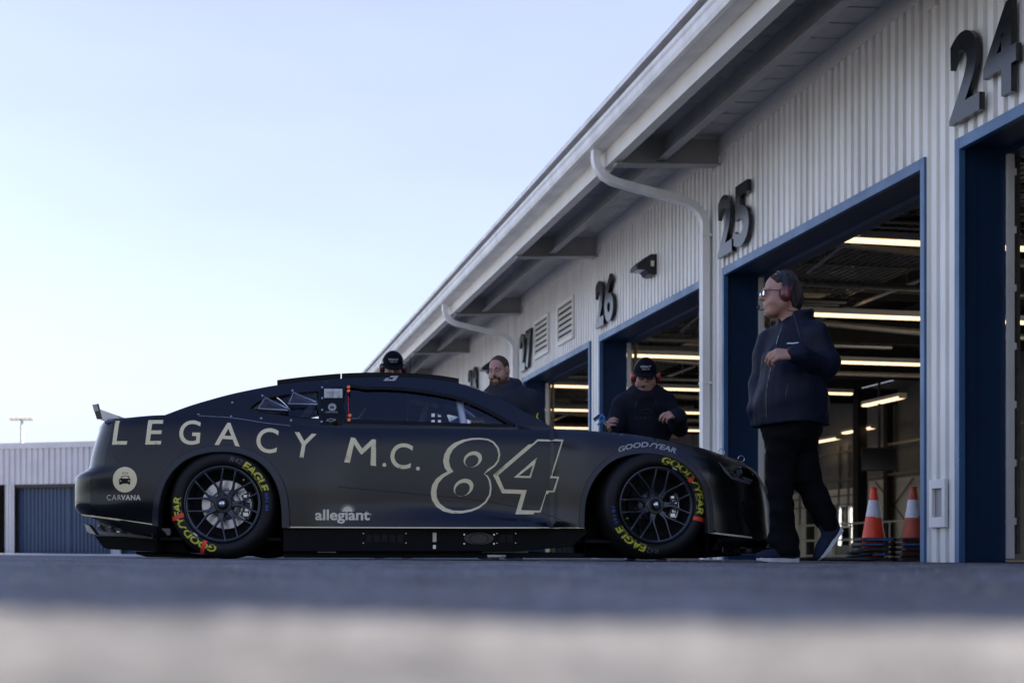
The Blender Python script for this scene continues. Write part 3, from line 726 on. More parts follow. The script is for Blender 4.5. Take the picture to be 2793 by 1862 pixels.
def offx(s, z):
    x = sx(s)
    r = sm(-2.25, -2.75, x) * (.088 * sm(.525, .595, z) + .03 * sm(.60, .92, z) + .02 * sm(.335, .28, z))
    f = sm(1.2, 1.75, x) * (-.010 * sm(.16, .30, z) - .006 * sm(.42, .58, z))
    return r + f
def inset(s, z):
    x = sx(s); zt = ztop(s); d = 0
    door = sm(-1.34, -.98, x) * (1 - sm(-.30, .80, x))
    d += .042 * door * sm(.14, .36, z)                                      # door skin set in between the flares
    zc = np.interp(x, CREASE[:, 0], CREASE[:, 1])
    blade = sm(-.95, -.1, x) * (1 - sm(.10, .52, x))
    d -= .062 * blade * sm(zc - .055, ZB + .02, z)                          # lower sill blade kicks out
    # shoulder rounding
    hr = np.interp(x, [-2.9, -2.5, -1.9, -1.2, -.5, .3, .8, 1.5, 1.9], [.05, .07, .16, .16, .14, .16, .18, .22, .18])
    rr = np.interp(x, [-2.9, -2.5, -1.9, -1.2, -.5, .3, .8, 1.5, 1.9], [.03, .03, .045, .028, .024, .045, .08, .14, .12])
    t = np.clip((z - (zt - hr)) / hr, 0, .985)
    d += rr * (1 - np.sqrt(1 - t * t))
    dz_ = sm(-1.30, -.95, x) * (1 - sm(.2, .65, x))
    d += .060 * (1 - .72 * dz_) * np.clip((z - .44) / .43, 0, 1.1) ** 1.7 + .030 * dz_ * np.clip((z - .73) / .13, 0, 1.05) ** 2
    d += .06 * sm(-1.95, -2.5, x) * sm(.36, .16, z)                         # tail tucks in low down
    # concave scallop in the rear quarter behind the wheel and fender swell
    d += .018 * np.exp(-((x + 2.62) / .16) ** 2) * np.exp(-((z - .42) / .10) ** 2)
    d += .020 * np.exp(-((x + 2.42) / .22) ** 2) * np.exp(-((z - .26) / .06) ** 2)
    d += .022 * sm(1.02, 1.5, x) * np.exp(-((z - .46) / .10) ** 2)
    return d
def S(s, z, off=0.0):
    y = sy(s); x = sx(s) + offx(s, z); d = inset(s, z)
    f = min(1.0, abs(y) / .9)
    # normal of plan contour for the offset
    e = .01; tx = sx(s + e) - sx(s - e); ty = sy(s + e) - sy(s - e); L = hypot(tx, ty) + 1e-9
    nx, ny = ty / L, -tx / L
    return (x + nx * (off - d * f), y + ny * (off - d * f), z)
for _k in range(5):
    for i_, (px, py) in enumerate(TOPPX):
        if px > 1900 or px < 340:
            p = S(float(_ts[i_]), float(_t[i_, 1])); X, Z = PP(px, py, p[1]); _t[i_] = (X, Z); _ts[i_] = np.clip(_ts[i_] + (X - p[0]) * .7, S0 + .15, S1 - .12)
    _ts = np.maximum.accumulate(_ts + np.arange(len(_ts)) * 1e-4); _TS = np.concatenate([[S0], _ts, [S1]]); _TZ = np.concatenate([[_t[0, 1] + .004], _t[:, 1], [_t[-1, 1] - .008]])
_SF = np.linspace(.9, S1 - .01, 160); _SR = np.linspace(-2.2, S0 + .01, 160)
def spt(px, py):
    """photo point on the near side -> (s, z) on the body skin"""
    x, z = PP(px, py, -.95)
    s = float(np.interp(x, CON[:, 0], CS))
    if px > 1880 or px < 420:                # round the corners: search up to the visible silhouette
        T = _SF if px > 1880 else _SR; sg = 1 if px > 1880 else -1
        for _ in range(4):
            P = np.array([S(t, z) for t in T[::4]]); q = CX + P[:, 0] * FPX / (YC + P[:, 1]); k = int(np.argmax(q * sg)) + 1
            s = float(np.interp(px * sg, np.maximum.accumulate(q[:k] * sg), T[::4][:k])); p = S(s, z); z = PP(px, py, p[1])[1]
            z = min(z, float(ztop(s)) - .004)
        return s, z
    for _ in range(8):
        p = S(s, z); X, Z = PP(px, py, p[1]); z = Z; s += (X - p[0]) * .8
        s = min(max(s, S0 + .02), S1 - .02)
    return s, z
def SP(pts): return [spt(*p) for p in pts]
R_ARCH = [(431, 1434), (433, 1390), (440, 1350), (455, 1310), (481, 1275), (516, 1250), (560, 1236.5), (606, 1233), (650, 1237.5), (690, 1252), (722, 1276), (745, 1307), (760, 1345), (767, 1390), (769, 1438)]
F_ARCH = [(1594, 1438.5), (1598, 1368), (1614, 1320), (1640, 1283), (1670, 1258), (1707, 1243.5), (1751, 1237.5), (1792, 1240.5), (1829, 1250), (1862, 1267), (1892, 1294), (1914, 1328), (1925, 1368), (1929, 1424), (1930, 1453)]
def curve(pts, n=6):
    return [tuple(p) for p in _spline(pts, n)]
rA = SP(curve(R_ARCH)); fA = SP(curve(F_ARCH))
tail = [(-2.86 * 0 + S0, PP(200, 1396, 0)[1])] + [(s, PP(204, 1399, -.6)[1] - .002) for s in np.linspace(S0 + .2, spt(222, 1404)[0] - .08, 6)]
zfl = PP(2095, 1472, -.3)[1]
bodyo = tail + SP([(222, 1404), (260, 1409.5), (330, 1419)]) + rA + fA + SP([(1990, 1460), (2050, 1466)]) + [(s, zfl) for s in np.linspace(spt(2070, 1468)[0] + .05, S1, 8)]
topo = [(s, float(ztop(s))) for s in np.linspace(S1, S0, 260)]
OUT = bodyo + topo
near = lambda f: f
def mir(f): return lambda *a: (lambda p: (p[0], -p[1], p[2]))(f(*a))
def clip(P, c, sg):
    o = []
    for a, b in zip(P, P[1:] + P[:1]):
        ia, ib = (a[0] - c) * sg >= 0, (b[0] - c) * sg >= 0
        if ia: o.append(a)
        if ia != ib: t = (c - a[0]) / (b[0] - a[0]); o.append((c, a[1] + (b[1] - a[1]) * t))
    return o
CR, CF = -2.735, 1.275
for nm, P, m_ in (('body_side', clip(clip(OUT, CR, 1), CF, -1), PAINT), ('rear_bumper', clip(OUT, CR - .002, -1), PAINTG), ('front_bumper', clip(OUT, CF + .002, 1), PAINTF)):
    surf(nm, [P], lambda s, z: S(s, z), m_, CAR, grid=.026, bd=.02); surf(nm, [P], mir(lambda s, z: S(s, z)), m_, CAR, grid=.05, bd=.04, flip=True)
# top skins: boot deck and bonnet
def topskin(name, s_a, s_b, n, crown, m):
    V = []; F = []; k = 21
    for s in np.linspace(s_a, s_b, n):
        p = S(s, float(ztop(s)) - .0005); yy = abs(p[1]); c = crown * min(1, yy / .6)
        for j in range(k):
            u = -1 + 2 * j / (k - 1); V.append((p[0], yy * u, p[2] + c * (1 - u ** 4)))
    for i in range(n - 1):
        for j in range(k - 1): F.append((i * k + j, (i + 1) * k + j, (i + 1) * k + j + 1, i * k + j + 1))
    mkobj(name, V, F, m, CAR, smooth='all')
topskin('boot_lid', S0 + .003, spt(560, 1131)[0], 26, .012, PAINT)
topskin('bonnet', spt(1480, 1172)[0], S1 - .003, 50, .018, PAINTG)
# arch lips
def lip(arch, w):
    pts = curve(arch); n = len(pts); o = []
    for i, p in enumerate(pts):
        a = Vector(pts[max(i - 1, 0)]); b = Vector(pts[min(i + 1, n - 1)]); d = (b - a).normalized(); q = Vector((d.y, -d.x)); o.append((p[0] + q.x * w(i / (n - 1)), p[1] + q.y * w(i / (n - 1))))
    I = SP(pts); O = SP(o); V = []; F = []
    for i in range(n):
        (si, zi), (so_, zo) = I[i], O[i]
        for (u, of) in ((0, -.10), (0, .006), (.12, .010), (.88, .007), (1, .0006)):
            s_ = si + (so_ - si) * u; z_ = zi + (zo - zi) * u
            V.append(S(s_, z_, of))
    for i in range(n - 1):
        for j in range(4): F.append((i * 5 + j, (i + 1) * 5 + j, (i + 1) * 5 + j + 1, i * 5 + j + 1))
    mkobj('wheel_arch_lip', V, F, LIPM, CAR, smooth=True, ang=30)
lip(R_ARCH, lambda t: 17 + 6 * t); lip(F_ARCH, lambda t: 17 - 3 * max(0, t - .6))
# ---- greenhouse
def GY(z): d = max(0, z - .86); return -(.888 - .48 * d - .42 * d * d)
def gpt2(px, py):
    y = -.85
    for _ in range(6): x, z = PP(px, py, y); y = GY(z)
    return x, z
def G(x, z, off=0.0): return (x, GY(z) - off, z + off * .45)
ROOF = [(431, 1133), (513, 1102.5), (587, 1080.5), (642, 1066.5), (716, 1051.5), (752, 1045.5), (811, 1038), (922, 1028), (1000, 1024.5), (1066, 1023.5), (1130, 1025.5), (1181, 1029.5), (1247, 1040.5), (1295, 1055.5), (1355, 1079.5), (1411, 1108.5), (1466, 1138.5), (1507, 1162), (1531, 1174)]
RAILP = [gpt2(*p) for p in curve(ROOF, 8)]
RAILP = [(x, z - .012) for x, z in RAILP]
base = [(x, float(ztop(float(np.interp(x, CON[:, 0], CS)))) - .02) for x in np.linspace(RAILP[-1][0], RAILP[0][0], 70)]
QW = [gpt2(*p) for p in curve([(676, 1114), (705, 1091), (757, 1078), (810, 1070), (868, 1064)], 5)] + [gpt2(*p) for p in ((869, 1143.5), (820, 1140), (772, 1133.5), (722, 1125))]
FW = [gpt2(*p) for p in curve([(933, 1152.5), (933, 1057), (1000, 1053.5), (1070, 1054.5), (1130, 1060), (1190, 1069), (1250, 1082), (1310, 1106), (1360, 1132), (1401, 1155)], 5)] + [gpt2(*p) for p in ((1404, 1165), (1330, 1164.5), (1240, 1162), (1100, 1157), (1000, 1154))]
surf('greenhouse_side', [RAILP + base, QW, FW], G, PAINT, CAR, grid=.028, bd=.02)
surf('greenhouse_side', [RAILP + base, QW, FW], mir(G), PAINT, CAR, grid=.05, bd=.035, flip=True)
surf('side_window', [FW], lambda x, z: G(x, z, -.012), WGLASS, CAR, grid=.06)
surf('quarter_window', [QW], lambda x, z: G(x, z, -.012), CLEAR, CAR, grid=.06)
fwi = offset_poly(FW, .0)
def ring2(poly, d, name, m, fmap, th):
    c = np.array(poly).mean(0); inn = offset_poly(poly, d if sum(poly[i - 1][0] * poly[i][1] - poly[i][0] * poly[i - 1][1] for i in range(len(poly))) < 0 else -d)
    surf(name, [poly, inn], fmap, m, CAR, grid=9, bd=.03, thick=th)
ring2(FW, .022, 'window_seal', BLKV, lambda x, z: G(x, z, .001), .01); ring2(QW, .006, 'window_seal', BLKV, lambda x, z: G(x, z, .001), .01)
# roof, windscreen, backlight: lofted between the two rails
def loft(name, i0, i1, m, crown):
    V = []; F = []; k = 17; R = RAILP[i0:i1 + 1]
    for i, (x, z) in enumerate(R):
        y = -GY(z)
        for j in range(k):
            u = -1 + 2 * j / (k - 1); V.append((x, y * u, z + crown * (1 - abs(u) ** 2.6)))
    for i in range(len(R) - 1):
        for j in range(k - 1): F.append((i * k + j, (i + 1) * k + j, (i + 1) * k + j + 1, i * k + j + 1))
    return mkobj(name, V, F, m, CAR, smooth='all')
n_ = len(RAILP); ia = int(np.argmin([abs(p[0] - gpt2(700, 1054)[0]) for p in RAILP])); ib = int(np.argmin([abs(p[0] - gpt2(1262, 1044)[0]) for p in RAILP]))
loft('rear_window', 0, ia, WGLASS, .03); loft('roof', ia, ib, PAINT, .035); loft('windscreen', ib, n_ - 1, CLEAR, .045)
# roof strakes
STR = curve([(752, 1035.5), (811, 1028), (870, 1022), (926, 1017.5), (990, 1015), (1066, 1014.5), (1144, 1018), (1200, 1023.5), (1247.5, 1031)], 5)
def strake(a, b):
    V = []; F = []; P = [(px, float(np.interp(px, [q[0] for q in STR], [q[1] for q in STR]))) for px in np.linspace(a, b, 24)]
    for px, py in P:
        x, z0 = gpt2(px, np.interp(px, [p[0] for p in ROOF], [p[1] for p in ROOF])); z = PP(px, py, GY(z0))[1]; y = GY(z0) + .012
        zr = max(z, z0 + .012); V += [(x, y, z0 - .02), (x, y, zr), (x, y + .006, zr), (x, y + .006, z0 - .02)]
    for i in range(len(P) - 1):
        for j in range(4): F.append((i * 4 + j, i * 4 + (j + 1) % 4, i * 4 + 4 + (j + 1) % 4, i * 4 + 4 + j))
    F += [(0, 1, 2, 3), tuple(len(V) - 4 + j for j in (3, 2, 1, 0))]
    for f in (1, -1): mkobj('roof_strake', [(x, y * f, z) for x, y, z in V], F, INTD, CAR)
strake(752, 925); strake(928, 1248)
x, z = gpt2(1066, 1024)
m = MB(); m.box((x - .004, -.60, z), (x + .004, -.594, z + .03)); m.build('strake_clip', SILV, CAR)
xa, za = PP(1113, 1015, 0); m = MB(); m.tube([(xa, .05, za - .05), (xa + .002, .05, PP(1113, 972, .05)[1])], [.0045, .0025], 6); m.build('roof_antenna', BLKV, CAR)
# black pillar panel, triangle and rivets
surf('pillar_panel', [[gpt2(*p) for p in ((871, 1058), (931, 1053), (931, 1160), (871, 1158))]], lambda x, z: G(x, z, .0018), BLKV, CAR, grid=.05)
surf('corner_panel', [[gpt2(*p) for p in ((1409, 1157), (1425, 1163), (1457, 1173), (1411, 1172))]], lambda x, z: G(x, z, .0018), BLKV, CAR, grid=.05)
m = MB()
def disc(mb, fmap, c, r, n=14, r2=0):
    k = len(mb.v); mb.v += [fmap(c[0] + r * cos(2 * pi * i / n), c[1] + r * sin(2 * pi * i / n)) for i in range(n)]
    if r2:
        mb.v += [fmap(c[0] + r2 * cos(2 * pi * i / n), c[1] + r2 * sin(2 * pi * i / n)) for i in range(n)]
        mb.f += [(k + i, k + (i + 1) % n, k + n + (i + 1) % n, k + n + i) for i in range(n)]
    else: mb.f.append(tuple(k + i for i in range(n)))
RIV = [(631, 1098), (713, 1079), (795, 1065.5), (875.5, 1056.5), (876, 1086), (876, 1118), (875, 1150), (539, 1131), (628, 1136), (710, 1141), (791.5, 1146.5)]
for i, p in enumerate(RIV):
    c = gpt2(*p); f = (lambda x, z: G(x, z, .004))
    r_ = MB(); disc(r_, f, c, .0065, 14, .0032); r_.build('panel_rivet', SILV, CAR)
# quarter window scoops
def scoop(P):
    q = [gpt2(*p) for p in P]; m = MB()
    pts = [G(x, z, .012) for x, z in q]; pts.append(pts[0]); m.tube(pts, .006, 6); b = [G(*q[0], .032), G(*q[1], .032)]
    pt = [Vector(G(x, z, .010)) for x, z in q]; k = len(m.v)
    m.v += [tuple(v) for v in pt] + [tuple(v) for v in map(Vector, b)]
    m.f += [(k, k + 4, k + 5, k + 1), (k + 1, k + 5, k + 2), (k, k + 3, k + 4), (k + 4, k + 3, k + 2, k + 5)]
    m.build('window_scoop', FROST, CAR, smooth=True)
    m = MB(); m.tube([G(x, z, .012) for x, z in q + [q[0]]], .0042, 6); m.build('scoop_rim', TUBEM, CAR, smooth='all')
scoop([(702, 1116), (722, 1087), (781, 1115.5), (783, 1121)]); scoop([(785, 1103), (798, 1073), (860, 1099), (864, 1105)])
# latches and cords
for p in ((948, 1057.5), (948, 1068), (952, 1135), (950, 1147)):
    m = MB(); disc(m, lambda x, z: G(x, z, .012), gpt2(*p), .0115, 16); m.build('window_latch', ORNG, CAR)
m = MB(); m.tube([G(*gpt2(*p), .006) for p in ((948, 1080), (947.5, 1100), (949, 1125), (951, 1133))], .0022, 6); m.build('red_cord', REDC, CAR, smooth='all')
# ---- interior: cage, seat, dash, net, floor
def ip(px, py, y): x, z = PP(px, py, y); return (x, y, z)
def ipm(px, py, y): x, z = PP(px, py, -abs(y)); return (x, y, z - .02)
def cage(pts, r): m = MB(); m.tube([(ipm if p[2] > .2 else ip)(*p) for p in pts], r, 12); m.build('roll_cage_tube', TUBEM, CAR, smooth='all')
cage([(1246, 1060, -.66), (1250, 1090, -.69), (1261, 1150, -.74), (1266, 1180, -.76)], .024)
cage([(1270, 1070, -.60), (1310, 1103, -.62), (1345, 1125, -.66), (1362, 1140, -.69), (1369, 1158, -.73), (1370, 1180, -.75)], .022)
cage([(1142, 1050, .45), (1105, 1162, .5), (1098, 1180, .5)], .024)
cage([(880, 1062, -.48), (850, 1108, -.3), (808, 1160, -.1)], .026)
cage([(900, 1040, -.5), (905, 1100, -.62), (905, 1180, -.7)], .024); cage([(900, 1040, .5), (905, 1100, .62), (905, 1180, .7)], .024)
cage([(905, 1048, -.5), (1100, 1038, -.53), (1246, 1058, -.55)], .022); cage([(905, 1048, .5), (1100, 1040, .53), (1240, 1062, .55), (1370, 1150, .7)], .022)
m = MB()
def seatp(x, z): return (x, z)
pr = [PP(px, py, .42) for px, py in ((955, 1190), (950, 1100), (965, 1062), (1000, 1050), (1075, 1052), (1108, 1068), (1112, 1110), (1100, 1125), (1112, 1150), (1118, 1195))]
m.extr(pr, lambda x, z: (x, .16, z), lambda x, z: (x, .68, z)); m.build('racing_seat', INTD, CAR, bevel=.03)
m = MB(); x, z = PP(1300, 1166, 0); m.box((x - .02, -.80, z - .35), (x + .42, .80, z + .005)); m.build('dashboard', INTD, CAR, bevel=.03)
m = MB(); m.box((-2.35, -.86, .12), (.85, .86, .14)); m.box((-2.35, -.9, .14), (-2.33, .9, .80)); m.box((.83, -.86, .14), (.85, .86, .82)); m.box((-1.3, .72, .14), (.5, .90, .86)); m.build('floor_pan', INTD, CAR)
m = MB(); x0, z0 = PP(945, 1180, .3); m.tube([ip(930, 1100, .1), ip(938, 1150, .1)], .02, 8); m.tube([ip(955, 1142, 0), ip(975, 1140, 0), ip(995, 1112, .02)], .006, 6); m.build('seat_bracket', TUBEM, CAR)
# window net on the far door
m = MB()
yn = .79; xs = [PP(px, 1130, yn)[0] for px in (1128, 1144, 1150.5, 1167, 1175, 1191.5, 1206)]
def nb(px0, py0, px1, py1):
    x0, z0 = PP(px0, py0, yn); x1, z1 = PP(px1, py1, yn); m.box((x0, yn - .004, z1), (x1, yn + .004, z0))
for a, b in ((1122, 1148), (1155, 1167.5), (1165.5, 1174), (1183.5, 1192), (1200.5, 1213)): nb(a, 1085, b, 1170)
for a, b in ((1085, 1115), (1119.5, 1127), (1136, 1145), (1153.5, 1170)): nb(1122, a, 1213, b)
m.build('window_net', INTD, CAR)
m = MB(); nb(985, 1078, 1122, 1175)
m.build('net_panel', INTD, CAR)
m = MB(); m.tube([ip(1193, 1129.5, .7), ip(1213, 1130, .7)], .007, 8); m.tube([ip(1213, 1127, .7), ip(1217, 1130, .7), ip(1213, 1133.5, .7)], .006, 8); m.build('net_latch', INTD, CAR)
m = MB(); m.tube([ip(1113, 1068, .1), ip(1110, 1100, .1), ip(1107, 1148, .1)], .004, 6); m.build('red_cord', REDC, CAR)
m = MB(); c = Vector(ip(1205, 1120, .30)); M_ = Matrix.Translation(c) @ Matrix.Rotation(radians(68), 4, 'Y')
m.lathe([(.17 + .016 * cos(q), .016 * sin(q)) for q in np.linspace(0, 2 * pi, 10, endpoint=False)], 32, M_, True)
for q in (0, 2.1, 4.2): m.bar(tuple(M_ @ Vector((0, 0, 0))), tuple(M_ @ Vector((.17 * cos(q), .17 * sin(q), 0))), .02)
m.build('steering_wheel', INTD, CAR, smooth=True)
# ---- lower trim: gold pinstripe, carbon rocker, splitter, diffuser, floor
def stripe(P, w, m=GOLD, of=.002):
    lo = [(a, b + w) for a, b in P]; surf('pinstripe', [SP(P) + SP(lo)[::-1]], lambda s, z: S(s, z, of), m, CAR, grid=9, bd=.03)
stripe([(769, 1435.2), (1000, 1436.2), (1300, 1437), (1594, 1437.2)], 3.2); stripe([(222, 1400.5), (260, 1406), (330, 1415.5), (431, 1430)], 4.2)
stripe([(1931, 1449), (1990, 1456), (2050, 1463)], 4.5, GOLDL)
def plank(name, P, y0, y1, m, bev=.004, par=None):
    b = MB(); b.extr([PP(px, py, (y0 if y0 < 0 else y1)) for px, py in P], lambda x, z: (x, y0, z), lambda x, z: (x, y1, z)); return b.build(name, m, par or CAR, bevel=bev)
for sg in (1, -1):
    a, b = (-.955, -.90); 
    plank('side_skirt', [(772, 1440.5), (1598, 1440.5), (1600, 1455), (1560, 1490), (1400, 1503), (772, 1503)], a if sg > 0 else .90, b if sg > 0 else .955, CARB)
plank('underfloor', [(772, 1499), (1420, 1503), (1600, 1508), (1590, 1521), (772, 1520)], -.86, .86, INTD); plank('underfloor', [(1605, 1490), (1930, 1490), (1930, 1521), (1605, 1521)], -.45, .45, INTD); plank('underfloor', [(560, 1480), (765, 1480), (765, 1517), (560, 1515)], -.45, .45, INTD)  # underfloor, carried down low to fill the dark shadow gap above the ground
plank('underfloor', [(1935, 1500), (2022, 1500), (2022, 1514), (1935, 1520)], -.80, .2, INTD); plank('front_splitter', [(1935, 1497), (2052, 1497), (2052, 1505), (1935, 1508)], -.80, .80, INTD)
V = []; 
m = MB(); o_ = [(S(s, zfl)[0] + (.045 if s > 1.75 else .02), S(s, zfl)[1]) for s in np.linspace(spt(1960, 1455)[0], S1, 30)]; o_ += [(x, -y) for x, y in o_[::-1]]
zs_ = PP(2105, 1493, -.3)[1]
m.extr(o_, lambda x, y: (x, y, zs_ - .045), lambda x, y: (x, y, zs_)); m.build('splitter_lip', PAINTG, CAR, bevel=.01)
m = MB(); o2 = [(x - .02, y * .985) for x, y in o_]; m.extr(o2, lambda x, y: (x - .04, y * .97, zs_ - .02), lambda x, y: (x, y, zfl + .004)); m.build('lower_bumper', PAINTG, CAR)
# front wheel housings and inner structure
def housing(arch):
    for f in (1, -1):
        P = [PP(px, py - 3, -.9) for px, py in curve(arch)]; n = len(P); V = []; F = []
        P = [(P[0][0], .04)] + P + [(P[-1][0], .04)]; n += 2
        for x, z in P: V += [(x, -.94 * f, z), (x, -.50 * f, z)]
        for i in range(n - 1): F.append((2 * i, 2 * i + 1, 2 * i + 3, 2 * i + 2))
        F.append(tuple(2 * i + 1 for i in range(n))); mkobj('wheel_housing', V, F, INTD, CAR)
housing(R_ARCH); housing(F_ARCH)
# rear: lower bumper shell, diffuser, brackets
m = MB(); o3 = [(S(s, .29)[0] + .02, S(s, .29)[1] * .985) for s in np.linspace(S0, spt(425, 1428)[0], 24)]
V = []; F = []
for i, (x, y) in enumerate(o3):
    zt_ = np.interp(x, [-2.9, -2.72, -2.3], [PP(205, 1397, -.7)[1], PP(230, 1405)[1], PP(431, 1432)[1]])
    for f in (1, -1): V += [(x, y * f, zt_), (x + .05 + .1 * (1 if x < -2.6 else 0), y * f * .93, zt_ - .075), (x + .12 + .1 * (1 if x < -2.6 else 0), y * f * .80, zt_ - .10)]
for i in range(len(o3) - 1):
    for f in (0, 3):
        for j in (0, 1): F.append((i * 6 + f + j, (i + 1) * 6 + f + j, (i + 1) * 6 + f + j + 1, i * 6 + f + j + 1))
mkobj('rear_lower_bumper', V, F, BLACKP, CAR, smooth=True)
for sg in (1, -1):
    yy = (-.70, -.66) if sg > 0 else (.66, .70)
    plank('diffuser_fence', [(262, 1461), (330, 1462), (500, 1478), (515, 1508), (300, 1497), (285, 1492)], *yy, CARB)
plank('diffuser', [(288, 1478), (520, 1500), (520, 1507), (290, 1486)], -.68, .68, CARB)
plank('rear_skid', [(368, 1503), (430, 1508), (545, 1516), (545, 1521), (400, 1518), (372, 1511)], -.60, .60, INTD)
m = MB(); m.extr([PP(px, py, -.72) for px, py in ((228, 1426), (243, 1432), (263, 1458), (246, 1456), (236, 1450))], lambda x, z: (x, -.72, z), lambda x, z: (x, -.64, z)); m.build('tow_bracket', GALV, CAR, bevel=.004)
for (a, b) in ((397, 1432), (443, 1440)):
    m = MB(); x, z = PP(a, b, -.78); m.box((x, -.80, z - .045), (x + .055, -.74, z)); m.tube([(x + .027, -.81, z - .02), (x + .027, -.79, z - .02)], .008, 8); m.build('jack_bracket', GREYST, CAR, bevel=.004)
m = MB()
for i in range(5): m.bar(ip(268 + i * 30, 1432 + 4 * i, -.5), ip(292 + i * 26, 1456 + 3 * i, -.4), .022)
m.tube([ip(268, 1430, -.45), ip(432, 1458, -.45)], .02, 8); m.tube([ip(255, 1452, -.45), ip(432, 1466, -.45)], .016, 8); m.build('rear_frame_tube', GREYST, CAR)
# side skirt hardware
YS = -.957
def sk(px, py): return PP(px, py, YS)
for (x0, x1, k) in ((996, 1103, 5), (1360, 1402, 2)):
    for i in range(k):
        a = x0 + (x1 - x0) * i / k + 2; b = x0 + (x1 - x0) * (i + 1) / k - 3; m = MB(); p = sk(a, 1457); q = sk(b, 1478); m.box((p[0], YS - .003, q[1]), (q[0], YS + .001, p[1])); m.build('skirt_vent', BLKV, CAR)
    for (a, b) in ((x0 - 5, 1454), (x0 - 5, 1480), (x1 + 4, 1454), (x1 + 4, 1480)):
        m = MB(); c = sk(a, b); disc(m, lambda x, z: (x, YS - .005, z), c, .0035, 8); m.build('skirt_screw', SILV, CAR)
p = sk(1180, 1452); q = sk(1190, 1477); m = MB(); m.box((p[0], YS - .004, q[1]), (q[0], YS, p[1])); m.build('jack_marker', GOLDL, CAR)
p = sk(1181, 1483); m = MB(); m.box((p[0], YS - .01, p[1] - .03), (p[0] + .018, YS, p[1] - .006)); m.build('jack_marker_clip', SILV, CAR)
c = sk(1306, 1468); m = MB()
m.extr([(c[0] + .098 * cos(q), c[1] + .042 * sin(q) * (1 if True else 1)) for q in np.linspace(0, 2 * pi, 20, endpoint=False)], lambda x, z: (x, YS - .006, z), lambda x, z: (x, YS, z)); pl = m.build('exhaust_plate', BLACKP, CAR, bevel=.003)
m = MB(); n = 28
for (r1, r2, e) in ((.062, .035, -.018), (.058, .031, -.018), (.058, .031, .06)):
    m.v += [(c[0] + r1 * cos(2 * pi * i / n), YS + e, c[1] + r2 * sin(2 * pi * i / n)) for i in range(n)]
m.v += [(c[0] + .062 * cos(2 * pi * i / n), YS - .006, c[1] + .035 * sin(2 * pi * i / n)) for i in range(n)]
m.f += [(i, (i + 1) % n, n + (i + 1) % n, n + i) for i in range(n)] + [(n + i, n + (i + 1) % n, 2 * n + (i + 1) % n, 2 * n + i) for i in range(n)] + [(3 * n + i, 3 * n + (i + 1) % n, (i + 1) % n, i) for i in range(n)]
m.build('exhaust_outlet', BLKV, CAR, smooth=True)
for (a, b) in ((1266, 1457), (1266, 1482), (1347, 1457), (1347, 1482)):
    m = MB(); disc(m, lambda x, z: (x, YS - .009, z), sk(a, b), .006, 8); m.build('exhaust_bolt', SILV, CAR)
for (a, b, w_) in ((870, 1500, .12), (1316, 1500, .30), (1330, 1512, .12)):
    x, z = PP(a, b, -.8); m = MB(); m.box((x, -.87, z - .015), (x + w_, -.80, z)); m.build('floor_bracket', GALV if w_ < .2 else GREYST, CAR)
# spoiler, tail lamp
xs0, zs0 = PP(266, 1143, -.86)
sp = MB(); sp.extr([PP(px, py, -.86) for px, py in ((262, 1143), (276, 1141), (266, 1100.5), (249, 1103.5))], lambda x, z: (x, -.865, z), lambda x, z: (x, -.853, z)); spo = sp.build('spoiler_end_plate', PAINTG, CAR, bevel=.002)
sp = MB(); sp.extr([PP(px, py, -.86) for px, py in ((250, 1104), (262, 1102), (268, 1120), (255, 1122.5))], lambda x, z: (x, -.868, z), lambda x, z: (x, -.8655, z)); sp.build('end_plate_insert', GREYST, spo)
sp = MB(); sp.extr([PP(px, py, -.84) for px, py in ((268, 1143), (275, 1143), (263, 1113), (256, 1115))], lambda x, z: (x, -.850, z), lambda x, z: (x, .850, z)); sp.build('spoiler_blade', glass_mat('frosted_spoiler', (.62, .63, .62), .8, .2), CAR)
sp = MB()
for yy in (-.45, 0, .45): x, z = PP(278, 1142, -.86); sp.bar((x + .10, yy, z - .005), (x - .01, yy, z + .055), .012)
sp.build('spoiler_brace', GREYST, CAR)
TL = mat('smoked_tail_lamp', (.23, .13, .09), .12, coat=.5)
sa = np.linspace(S0 + .35, spt(262, 1155)[0] - .012, 12); zt0, zt1 = PP(250, 1149, -.8)[1], PP(250, 1184, -.8)[1]
P = [(s, zt0 - .001) for s in sa] + [(s, zt1 + (zt0 - zt1) * .55 * (i / 11) ** 2 ) for i, s in list(enumerate(sa))[::-1]]
surf('tail_lamp', [P], lambda s, z: S(s, z, .006), TL, CAR, grid=.03)
# head lamp, front vents, hood pins
HL = [(1957, 1261), (1975, 1283), (1992, 1302), (2025, 1312), (2050, 1321), (2056, 1310), (2056, 1299), (2044, 1285), (2010, 1269)]
surf('headlight', [SP(HL)], lambda s, z: S(s, z, .003), PAINTG, CAR, grid=.03)
HM = mat('headlight_graphic', (.11, .115, .125), .3, var=.4, vscale=30)
surf('headlight_strip', [SP([(1957, 1260), (1959, 1260), (1995, 1300), (2024, 1308), (2046, 1315), (2042, 1321), (2022, 1315), (1992, 1305), (1973, 1285)])], lambda s, z: S(s, z, .005), HM, CAR, grid=.03)
surf('headlight_reflector', [SP([(2006, 1281), (2020, 1280), (2022, 1290), (2014, 1300), (2007, 1297)])], lambda s, z: S(s, z, .005), HM, CAR, grid=.03)
surf('headlight_reflector', [SP([(2018, 1299), (2030, 1301), (2050, 1308), (2048, 1314), (2028, 1309)])], lambda s, z: S(s, z, .0055), HM, CAR, grid=.03)
surf('brake_duct', [SP([(2022, 1365), (2030, 1370), (2044, 1400), (2050, 1440), (2046, 1444), (2034, 1425), (2024, 1400)])], lambda s, z: S(s, z, .004), CARB, CAR, grid=.03)
